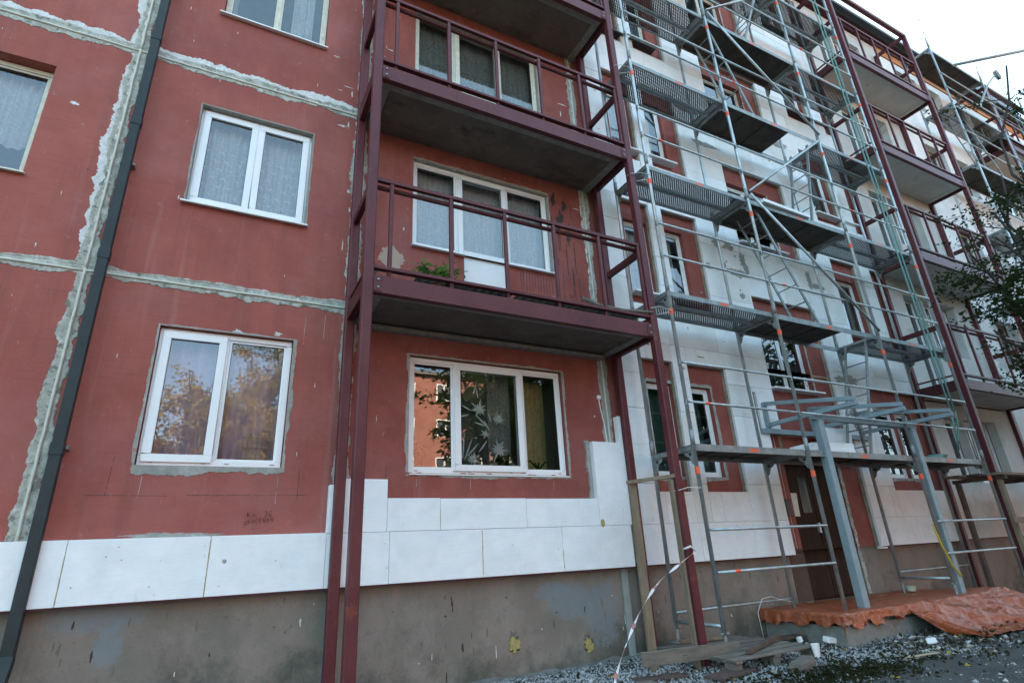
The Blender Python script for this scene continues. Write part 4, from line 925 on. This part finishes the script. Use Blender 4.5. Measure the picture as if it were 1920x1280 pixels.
# teal hoisting ropes
rp = MB()
for dx, dy in ((0, 0), (.17, .02)):
    pts = [(11.72+dx-.0*t-.02*math.sin(t*3), -1.28+dy, 16-t*13.0) for t in [i/20 for i in range(21)]]
    rp.tube(pts, .013, 6)
pts = [(11.70, -1.28, 3.0), (11.66, -1.27, 2.6), (11.74, -1.2, 2.38), (11.86, -1.15, 2.45), (11.90, -1.24, 2.8), (11.89, -1.26, 3.0)]
rp.tube(pts, .013, 6)
for i in range(3): rp.tube([(11.7+.20*math.cos(a)+.05*i, -.85+.10*math.sin(a), 2.30+.02*i) for a in [q/12*6.283 for q in range(13)]], .014, 6)
tag(rp.build('hoisting_rope', ROPE, smooth=True), 'teal rope hanging in a long double line down the front of the scaffold', 'rope')
# boards lying on decks
def slab(x0, x1, y0, y1, z, t, label, rz=0, rx=0, mat=None):
    c = ((x0+x1)/2, (y0+y1)/2, z+t/2); o = MB().box(-(x1-x0)/2, (x1-x0)/2, -(y1-y0)/2, (y1-y0)/2, -t/2, t/2).build('polystyrene_board', mat or EPS, None, bevel=.004)
    o.location = c; o.rotation_euler = (rx, 0, rz); return tag(o, label, 'insulation board', 'loose polystyrene boards on the scaffold decks')
slab(8.62, 9.80, -1.04, -.55, 6.29, .06, 'white polystyrene board lying on the third deck of the near scaffold', .02)
slab(8.72, 9.55, -.9, -.42, 2.285, .06, 'lower board of the loose pair on the lowest deck beside the entrance', .05)
slab(8.80, 9.60, -.82, -.40, 2.35, .10, 'upper board of the loose pair on the lowest deck beside the entrance', -.12)
slab(9.62, 10.3, -.42, -.32, 2.29, .50, 'white polystyrene board standing on the lowest deck behind the grey canopy post', 0, .12)

# ================================================================== DOOR CANOPY
CN = thing('canopy_frame', 'blue grey steel canopy frame on two square posts over the entrance', 'canopy', (9.86, -.9, .33))
for x in (8.72, 11.0): MB().box(x-.055, x+.055, -1.02, -.91, .33, 2.72).build('post', CANOPY, CN, bevel=.008)
MB().box(8.60, 11.14, -1.00, -.93, 2.722, 2.80).build('front_beam', CANOPY, CN, bevel=.006)
MB().box(8.60, 11.3, -.16, -.105, 2.70, 2.78).build('wall_beam', CANOPY, CN, bevel=.006)
for x in (8.76, 9.86, 11.12):
    MB().box(x-.03, x+.03, -1.55, -.162, 2.802, 2.862).build('arm', CANOPY, CN, bevel=.005)
    MB().beam((x, -.13, 3.17), (x, -1.53, 2.895), .058, .058).build('rafter', CANOPY, CN, bevel=.005)
    MB().box(x-.028, x+.028, -.158, -.102, 2.782, 3.19).build('upright', CANOPY, CN)

# ================================================================== PORCH + TARP
PO = thing('porch_step', 'low grey concrete entrance platform under the orange sheet', 'step', (9.9, -.8, 0))
MB().box(8.02, 11.6, -1.135, .0, -.1, .20).build('lower_block', CONCG, PO, bevel=.01); MB().box(8.15, 11.5, -1.12, .0, .202, .305).build('platform', CONCG, PO, bevel=.01)
def ridge(x, y, z=0.): return 1-abs(mn.noise(Vector((x, y, z))))*2.2
def tarp(u, v):
    U = u*1.09-.09                       # U < 0 hangs over the left end of the step
    x = 7.97+4.3*max(U, 0) + .9*max(U, 0)*v; s = v*3.0; top = .335
    tri = abs((max(U, 0)*11.3+.5*fbm(U*9, 2)+.2) % 1-.5)*2
    edge = 1.15+.012*math.sin(U*9)
    if U < .27: s = min(s, edge+.13+.16*fbm(U*13, 7)+.09*fbm(U*37, 2)+.025*fbm(U*110, 1))
    if s < edge: y = -.02-s; z = top; d = 0; k = .25
    else:
        d = s-edge; run = (.50+.55*max(0, (U-.35))) if U >= .27 else .10
        y = -.02-edge-d*run if d < 1.2 else -.02-edge-1.2*run-(d-1.2)*.25
        z = top - d*(.92 if U < .27 else .40-.12*max(0, U-.4)); k = 1
    fo = ridge(U*15+s*1.7, s*.8-U*3, 1)*.030+ridge(U*32+s*3.0, s*1.5, 4)*.014+ridge(U*7-s*2.2, s*2, 8)*.030-.03
    z += fo*k; y -= fo*k*1.1*(d > 0)
    if U < 0:
        L = -U*4.3; cut = .13+.12*fbm(s*3, 7)+.06*fbm(s*11, 2); L = min(L, cut); z = min(z, top-.005)-L*.95; x = 7.97-.035-L*.12+.02*fbm(s*9, 2)
    z += .05*math.exp(-((U-.80)/.10)**2)*math.exp(-((s-1.1)/.35)**2)
    if U > .82: z -= (U-.82)*1.5*(1-min(1, v*.2))
    z = max(z, ghz(x, y)+.012+.014*abs(fbm(x*3, y*3, 4))+.022*max(0, ridge(x*5, y*5, 3)))
    return (x, y, z)
def ghz(x, y): return .035*fbm(x*.6, y*.6, 0, 4)+.012*fbm(x*4, y*4, 3, 3) - (.0 if y > -3 else .02*(min(-3-y, 6)))
tp = grid_mesh('tarpaulin', tarp, 330, 150, TARP); tag(tp, 'crumpled orange tarpaulin spread over the entrance step and the ground', 'tarpaulin')
tag(MB().tube([(10.9, -.35, .36), (10.9, -.35, .43)], [.06, .075], 12).build('plastic_tub', M('pale green plastic', (.45, .48, .36), rough=.5)), 'small pale round tub on the tarpaulin behind the scaffold foot', 'tub')

# ================================================================== TIMBER AND SMALL THINGS
TG = thing('timber_guard', 'rough timber guard boarded around the foot of the balcony post', 'wooden guard', (5.7, -.9, 0))
MB().box(5.40, 5.50, -.78, -.745, -.02, 1.83).build('board', WOOD, TG, bevel=.003)
MB().box(5.785, 5.82, -1.03, -.98, .0, 1.86).build('board', WOOD, TG, bevel=.003)
MB().beam((5.38, -.765, 1.855), (5.87, -1.0, 1.905), .05, .04).build('board', WOOD, TG, bevel=.003)
MB().beam((5.07, -1.06, .19), (6.30, -1.115, .165), .03, .125).build('board', WOODP, TG, bevel=.003)
PA = thing('wooden_pallet', 'grey wooden pallet under the foot of the first scaffold post', 'pallet', (6.45, -.85, 0))
for i in range(7): y = -1.42+i*.165; MB().box(5.88, 7.10, y, y+.11, .118, .138).build('slat', WOODP, PA, bevel=.003)
for x in (5.90, 6.44, 7.0):
    MB().box(x, x+.09, -1.42, -.32, .096, .1175).build('slat', WOODP, PA, bevel=.003)
    for y in (-1.40, -.92, -.45): MB().box(x-.005, x+.095, y, y+.13, .0, .0955).build('block', WOODP, PA, bevel=.004)
def plank(a, b, w, h, name, lab, mat=WOODD, cat='board', grp=None, roll=0): return tag(MB().beam(a, b, w, h, roll).build(name, mat, None, bevel=.003), lab, cat, grp)
plank((6.15, -1.35, .17), (7.1, -.95, .185), .05, .04, 'wooden_batten', 'dark batten lying across the top of the wooden pallet')
plank((5.0, -1.0, .02), (5.5, -1.12, .025), .16, .02, 'wet_board', 'thin dark wet board on the gravel left of the timber guard')
plank((5.55, -1.45, .03), (6.15, -1.35, .03), .22, .025, 'wet_board', 'dark board on the gravel under the balcony post foot')
plank((6.3, -1.75, .05), (6.75, -1.55, .05), .12, .09, 'timber_offcut', 'short thick timber offcut in front of the pallet', WOODP)
plank((4.45, -1.25, .03), (5.0, -1.3, .035), .14, .05, 'timber_offcut', 'pale timber offcut half buried in the gravel near the plinth', WOODP)
plank((7.0, -.35, .06), (8.0, -.55, .06), .16, .03, 'dark_plank', 'dark plank on the rubble between the pallet and the tarpaulin')
plank((6.2, -.35, .16), (6.75, -.50, .165), .08, .035, 'timber_offcut', 'yellowish offcut on the far side of the pallet', WOOD)
plank((7.55, -2.0, .03), (8.05, -2.06, .03), .03, .012, 'lath', 'thin pale lath lying on the leaves in front of the tarpaulin', M('pale lath', (.42, .36, .24)))
tag(grid_mesh('plastic_cup', lambda u, v: (7.02+(.035+.02*v)*math.cos(u*6.28), -1.45+(.035+.02*v)*math.sin(u*6.28)*.6, .03+.13*v), 16, 3, WHITEP), 'torn white plastic cup standing beside the pallet', 'cup')
for i, (x, y, sx, sy, lab) in enumerate([(7.95, -.95, .15, .08, 'largest white polystyrene offcut beside the torn corner of the tarpaulin'), (7.2, -.45, .10, .06, 'small white offcut on the dark plank'), (8.55, -1.75, .10, .07, 'small white offcut under the front hem of the tarpaulin'), (7.75, -.70, .06, .05, 'tiny white crumb behind the largest offcut')]):
    o = MB().box(-sx/2, sx/2, -sy/2, sy/2, -.03, .03).build('foam_offcut', EPS, None, bevel=.008); o.location = (x, y, .055); o.rotation_euler = (.2, .15, i*1.1); tag(o, lab, 'offcut', 'white foam offcuts on the rubble')
tag(MB().tube([(6.98, -.85, .15), (6.96, -.85, .42), (7.1, -.82, .55), (7.3, -.78, .56), (7.55, -.75, .50), (7.72, -.74, .47)], .004, 5).build('loose_wire', WIRE, smooth=True), 'thin pale wire arching from the pallet to the tarpaulin corner', 'wire')
# barrier tape
def tape():
    mb = MB(); A = Vector((6.02, -.98, 1.105)); K = [Vector(q) for q in ((6.02, -.98, 1.10), (5.62, -1.14, .99), (5.20, -1.30, .86), (4.76, -1.55, .69), (4.44, -1.70, .47), (4.21, -1.80, .24), (4.10, -1.84, .0))]; n = 72
    def path(t):
        f = min(t, .9999)*(len(K)-1); i = int(f); f -= i; P0, P1, P2, P3 = K[max(i-1, 0)], K[i], K[i+1], K[min(i+2, len(K)-1)]
        return .5*((2*P1)+(P2-P0)*f+(2*P0-5*P1+4*P2-P3)*f*f+(3*P1-P0-3*P2+P3)*f**3)
    for i in range(n):
        ts = [i/n, (i+1)/n]; q = []
        for t in ts:
            p = path(t); tw = t*30; w = .011*(.35+.65*abs(math.cos(tw)))
            q += [p+Vector((.008*math.sin(tw), .008*math.cos(tw), w)), p-Vector((.008*math.sin(tw), .008*math.cos(tw), w))]
        mb.quad(q[0], q[1], q[3], q[2])
    W_ = M('white barrier tape', (.66, .66, .67), rough=.35); R_ = M('red barrier tape', (.40, .14, .16), rough=.35)
    me = bpy.data.meshes.new('barrier_tape'); me.from_pydata(mb.v, [], mb.f); me.materials.append(W_); me.materials.append(R_)
    for i, p in enumerate(me.polygons): p.material_index = 1 if (i//2) % 4 == 1 else 0
    o = link('barrier_tape', me); return tag(o, 'twisted red and white barrier tape strung from the balcony post down to the gravel', 'barrier tape')
tape()
tag(MB().tube([(5.90, -.97, 1.14), (5.96, -.99, 1.16), (6.04, -.98, 1.12), (5.98, -.85, 1.12), (5.9, -.86, 1.13), (5.9, -.97, 1.14)], .012, 5).build('tape_knot', WHITEP), 'white knot of tape wrapped round the balcony post', 'tape')
# yellow strap on the canopy post
tag(MB().tube([(10.62, -1.06, 1.28), (10.66, -1.08, 1.0), (10.80, -1.07, .72), (10.98, -1.05, .57)], .014, 5).build('yellow_strap', M('yellow webbing', (.50, .38, .04))), 'yellow strap hanging from the scaffold post to the canopy post foot', 'strap')
tag(MB().tube([(8.15, -.25, 4.36), (8.2, -.4, 4.38), (8.28, -.6, 4.36)], .012, 6).build('yellow_cord', FOAM), 'yellow cord end on the second scaffold deck', 'cord') if 0 else None
# timber trestle platform beyond the scaffold
TR = thing('timber_trestle', 'dark timber working platform on posts under the second balcony', 'trestle', (14.2, -.7, 0))
for i in range(3): MB().box(12.95-.12*i, 16.6, -1.15+i*.25, -.95+i*.25, 2.02+.004*i, 2.065+.004*i).build('plank', WOODD if i % 2 else WOOD, TR, bevel=.004)
for x in (13.08, 14.55, 16.3):
    for y in (-1.05, -.42): MB().box(x-.05, x+.05, y-.03, y+.03, 0, 1.95).build('post', WOOD if y < -.5 else WOODD, TR, bevel=.004)
    MB().box(x-.03, x+.03, -1.15, -.35, 1.955, 2.015).build('bearer', WOODD, TR)
for z in (.25, 1.25): MB().box(12.95, 14.7, -1.115, -1.085, z, z+.09).build('brace', WOOD, TR, bevel=.003)

# ================================================================== GROUND
def ghz(x, y): return .035*fbm(x*.6, y*.6, 0, 4)+.012*fbm(x*4, y*4, 3, 3) - (.0 if y > -3 else .02*(min(-3-y, 6)))
def ground():
    xs_ = np.concatenate([np.linspace(-400, -8, 12), np.linspace(-6, 24, 240), np.linspace(28, 600, 14)]); ys_ = np.concatenate([np.linspace(-500, -12, 12), np.linspace(-10, .3, 150), np.linspace(14, 500, 8)])
    V = [(x, y, ghz(x, y)-.012 if (-6 <= x <= 24 and -10 <= y) and y < 1 else -.15) for x in xs_ for y in ys_]; m = len(ys_)
    F = [(i*m+j, (i+1)*m+j, (i+1)*m+j+1, i*m+j+1) for i in range(len(xs_)-1) for j in range(m-1)]
    me = bpy.data.meshes.new('ground'); me.from_pydata(V, [], F); me.materials.append(SOIL); me.shade_smooth(); return tag(link('ground', me), kind='structure')
ground()
def asph(u, v):
    x = 5.0+18*u; edge = -2.15-.25*fbm(x*.9, 3)-.12*fbm(x*5, 1)+.0*(x-8); y = edge-6*v
    return (x, y, ghz(x, y)*.35+.012)
tag(grid_mesh('asphalt_path', asph, 160, 30, ASPH), kind='structure')
def stones(name, n, boxf, size, mat, seed, zoff=0.):
    g = np.random.default_rng(seed); P = boxf(g, n); n = len(P)
    base = np.array([(1, 0, 0), (-1, 0, 0), (0, 1, 0), (0, -1, 0), (0, 0, .7), (0, 0, -.7)], float); F = np.array([(0, 2, 4), (2, 1, 4), (1, 3, 4), (3, 0, 4), (2, 0, 5), (1, 2, 5), (3, 1, 5), (0, 3, 5)])
    s = size*(.4+1.0*g.random((n, 1, 1))**2)
    V = base[None]*s*(.6+.8*g.random((n, 6, 1))); a = g.random(n)*6.28; ca, sa = np.cos(a), np.sin(a)
    t = g.normal(size=(n, 1))*.5; V[:, :, 2] += V[:, :, 0]*t; x, y = V[:, :, 0].copy(), V[:, :, 1].copy()
    V[:, :, 0] = x*ca[:, None]-y*sa[:, None]; V[:, :, 1] = x*sa[:, None]+y*ca[:, None]; V += P[:, None]; V = V.reshape(-1, 3)
    Fi = (F[None]+np.arange(n)[:, None, None]*6).reshape(-1, 3)
    me = bpy.data.meshes.new(name); me.vertices.add(len(V)); me.vertices.foreach_set('co', V.astype(np.float32).ravel()); me.loops.add(Fi.size); me.loops.foreach_set('vertex_index', Fi.astype(np.int32).ravel())
    me.polygons.add(len(Fi)); me.polygons.foreach_set('loop_start', np.arange(0, Fi.size, 3, dtype=np.int32)); me.update(calc_edges=True); me.materials.append(mat); return tag(link(name, me), kind='stuff')
def gravel_pts(g, n, dens):
    x = g.uniform(2.5, 14, n); y = g.uniform(-3.2, -.02, n); keep = np.zeros(n, bool)
    for i in range(n): keep[i] = g.random() < dens(x[i], y[i])
    x, y = x[keep], y[keep]; return np.stack([x, y, [ghz(a, b)+.004 for a, b in zip(x, y)]], 1)
def dens1(x, y): return max(0, min(1, .85+.9*fbm(x*1.1, y*1.6, 2) - .42*max(0, x-7.2) - .30*max(0, -1.9-y)))*(1 if (y > -2.3 or x < 6) else .25)
stones('gravel', 60000, lambda g, n: gravel_pts(g, n, dens1), .0135, STONE, 5)
stones('dark_rubble', 24000, lambda g, n: gravel_pts(g, n, lambda x, y: .6+.8*fbm(x*1.3, y*1.3, 7)), .017, M('dark damp stones', (.07, .07, .065), (.16, .15, .14), rough=.9, scale=9), 6)
stones('coarse_stones', 1300, lambda g, n: gravel_pts(g, n, lambda x, y: .35+.9*fbm(x*1.7, y*1.7, 4)), .034, STONE, 9)
stones('plaster_debris', 1900, lambda g, n: gravel_pts(g, n, lambda x, y: (.25 if x > 6.3 else .08)+.4*fbm(x, y, 9)), .028, M('plaster and foam debris', (.62, .61, .56), (.38, .30, .20), rough=.9, scale=5), 8)
# a bank of mortar at the foot of the plinth
grid_mesh('mortar_bank', lambda u, v: (2.5+5.4*u, -.001-.16*v*(1+.5*fbm(u*22, 2)), .03*(1-v)**1.5*(1+.8*fbm(u*17, 5))+ghz(2.5+5.4*u, -.16*v)-.004), 160, 8, M('old mortar', (.13, .13, .12), (.20, .195, .18), rough=1, scale=9, bump=.8))['kind'] = 'structure'
# fallen leaves and ground weeds
P = []
for i in range(9000):
    x = rnd.uniform(4.5, 15); y = rnd.uniform(-3.4, -.1)
    w_ = .10 + (.85 if (-2.55 < y < -1.35+.1*(x-8) and x > 5.6) else 0)*(.5+fbm(x*1.5, y*2.5, 11))
    if rnd.random() < w_: P.append((x, y, ghz(x, y)+rnd.uniform(.012, .04)))
tag(leaves_mesh('fallen_leaves', np.array(P), .05, leaf_mat('fallen leaves', (.055, .045, .025), (.035, .045, .02)), None, 12, .6), kind='stuff')
P = []
for i in range(1600):
    cx = rnd.gauss(6.6, .5); cy = rnd.gauss(-2.05, .16); P.append((cx, cy, ghz(cx, cy)+.01+abs(rnd.gauss(0, .025))))
tag(leaves_mesh('ground_weeds', np.array(P), .05, leaf_mat('weed leaves', (.025, .032, .014), (.045, .048, .022)), None, 13, .3), kind='stuff')
P = [(rnd.uniform(4.5, 12), rnd.uniform(-2.6, -.4), .035) for i in range(60)]
tag(leaves_mesh('yellow_leaves', np.array([(a, b, ghz(a, b)+.03) for a, b, c in P]), .06, M('yellow leaf', (.35, .24, .05)), None, 14, .6), kind='stuff')

# ================================================================== TREES
def limb(mb, a, b, r0, r1, n=6, wob=.06, seed=0, k=7):
    a, b = Vector(a), Vector(b); L = (b-a).length; pts = []
    for i in range(n+1):
        t = i/n; p = a.lerp(b, t); w_ = wob*L*math.sin(math.pi*t); pts.append(p+Vector((fbm(t*2, seed, 1), fbm(t*2, seed, 2), fbm(t*2, seed, 3)))*w_*1.6+Vector((0, 0, wob*L*.5*math.sin(math.pi*t))))
    mb.tube(pts, [r0+(r1-r0)*i/n for i in range(n+1)], k); return pts
def tree(base, targets, label, group, nleaf, lsize, lmat, r=.12, fork=.35, spread=.5, seed=0, clump=7):
    T = thing('broadleaf_tree', label, 'tree', base, group); g = random.Random(seed); B = Vector(base)
    cen = sum((Vector(t) for t in targets), Vector())/len(targets); top = B.lerp(cen, fork); mb = MB(); limb(mb, B, top, r, r*.7, 8, .03, seed, 10); mb.build('trunk', BARK, T, smooth=True)
    P = []; bm_ = MB(); per = nleaf//len(targets)
    for i, t in enumerate(targets):
        pts = limb(bm_, top, t, r*.45, .012, 8, .08, seed+i, 6); tips = []
        for q in range(clump):
            u = g.uniform(.35, 1); b0 = Vector(pts[int(u*8)]); e = b0+Vector((g.gauss(0, 1), g.gauss(0, 1), g.gauss(0, .7)))*spread
            limb(bm_, b0, e, .014*(r/.12)**.5, .003, 4, .1, seed+q+i*9, 4); tips.append((b0, e))
        for q in range(per):
            b0, e = g.choice(tips); u = g.uniform(.25, 1.12); p = b0.lerp(e, u); s = spread*.16; P.append((p.x+g.gauss(0, s), p.y+g.gauss(0, s), p.z+g.gauss(0, s)))
    bm_.build('limbs', BARK, T, fix=False); tag(leaves_mesh('crown', np.array(P), lsize, lmat, T, seed, .55), kind=None); return T
# near tree reaching in from the right
NT = [(9.3, -3.1, 4.35), (9.45, -3.2, 3.8), (9.4, -3.0, 3.4), (9.9, -3.2, 4.7), (10.4, -3.3, 4.9), (10.1, -3.4, 3.6), (10.5, -3.1, 5.3), (10.3, -3.1, 4.1), (10.9, -3.3, 4.5), (10.7, -3.4, 4.0), (11.0, -3.2, 6.0), (11.25, -3.7, 7.75)]
tree((11.8, -3.6, -.05), NT, 'dark small leaved tree whose branches reach in at the right edge', None, 10500, .055, LEAFN, r=.06, fork=.55, spread=.34, seed=41, clump=12)
# yard trees behind the photographer: seen in the window panes, and shading the yard
def yard_tree(x, y, h, w, seed, mat, label, n=12000, ls=.20, sp=.95):
    g = random.Random(seed); tg = [(x+g.uniform(-w, w), y+g.uniform(-w, w), h*g.uniform(.45, 1)) for i in range(14)]
    return tree((x, y, -.15), tg, label, 'yard trees opposite the facade', n, ls, mat, r=.18, fork=.45, spread=sp, seed=seed, clump=9)
yard_tree(.5, -17, 8.2, 1.9, 51, LEAFY, 'yellowing tree across the yard facing the downpipe', 24000, .12)
yard_tree(2.9, -18.5, 12, 1.8, 52, LEAFY, 'yellowing tree across the yard facing the first balcony', 24000, .12)
yard_tree(11.6, -15, 11.0, 1.9, 53, LEAF, 'green tree across the yard standing before the opposite block')
yard_tree(-6.0, -16, 9.5, 2.5, 54, LEAFY, 'yellowing tree across the yard farthest from the entrance')
yard_tree(20.0, -13, 12, 3.0, 55, LEAFY, 'tall yellowing tree across the yard beyond the second balcony')
yard_tree(14.2, -14, 11, 1.9, 56, LEAF, 'green tree across the yard facing the entrance')
yard_tree(26.0, -9, 11, 3.0, 57, LEAF, 'green tree across the yard near the far end of the block')
yard_tree(10.8, -8.8, 8.5, 1.6, 58, LEAF, 'green tree on the near side of the yard opposite the scaffold')
yard_tree(13.4, -7.9, 8.5, 1.5, 59, LEAF, 'green tree on the near side of the yard opposite the entrance', sp=.75)
yard_tree(20.0, -7.5, 10, 2.2, 60, LEAF, 'green tree on the near side of the yard opposite the farther scaffold')
yard_tree(17.6, -7.6, 9, 1.6, 61, LEAF, 'green tree near the timber trestle outside the view')
# opposite block
OB = thing('opposite_building', 'pinkish five storey apartment block across the yard with white windows', 'building', (14, -34, 0))
OH = []
for k in range(5):
    for x in [9.5+3.0*i for i in range(14)]: OH.append((x, x+1.3, 1.4+2.75*k, 2.7+2.75*k))
yB = -33.
mbw = MB(); xs_ = sorted({7.5, 52, *[h[0] for h in OH], *[h[1] for h in OH]}); zs_ = sorted({-.2, 14.3, *[h[2] for h in OH], *[h[3] for h in OH]})
for i in range(len(xs_)-1):
    for j in range(len(zs_)-1):
        cx, cz = (xs_[i]+xs_[i+1])/2, (zs_[j]+zs_[j+1])/2
        if any(h[0] < cx < h[1] and h[2] < cz < h[3] for h in OH): continue
        mbw.quad((xs_[i], yB, zs_[j]), (xs_[i+1], yB, zs_[j]), (xs_[i+1], yB, zs_[j+1]), (xs_[i], yB, zs_[j+1]))
mbw.build('wall', M('salmon facade', (.30, .125, .095), (.36, .16, .12), rough=.9, scale=1), OB, fix=False)
MB().box(7.5, 52, yB-10, yB-.3, -.2, 14.3).build('building_body', CONC, OB); MB().box(7.2, 52.3, yB-10.3, yB+.35, 14.31, 14.6).build('roof', ROOFM, OB)
first = None
for h in OH:
    if first is None:
        m_ = MB(); rectframe(m_, 0, 1.3, 0, 1.3, .09, -.08, -.01); m_.box(.60, .70, -.08, -.01, .09, 1.21); first = m_.build('window', PVC, OB, loc=(h[0], yB, h[2]), fix=False)
        p_ = MB().quad((.09, -.05, .09), (1.21, -.05, .09), (1.21, -.05, 1.21), (.09, -.05, 1.21)); pme = p_.build('pane', M('dark far glass', (.06, .07, .08), rough=.05), first, fix=False, loc=(h[0], yB, h[2]))
        pme.parent = first; pme.matrix_parent_inverse = Matrix(); pme.location = (0, 0, 0)
    else:
        c = first.copy(); COL.objects.link(c); c.location = Vector((h[0], yB, h[2])); d = pme.copy(); COL.objects.link(d); d.parent = c
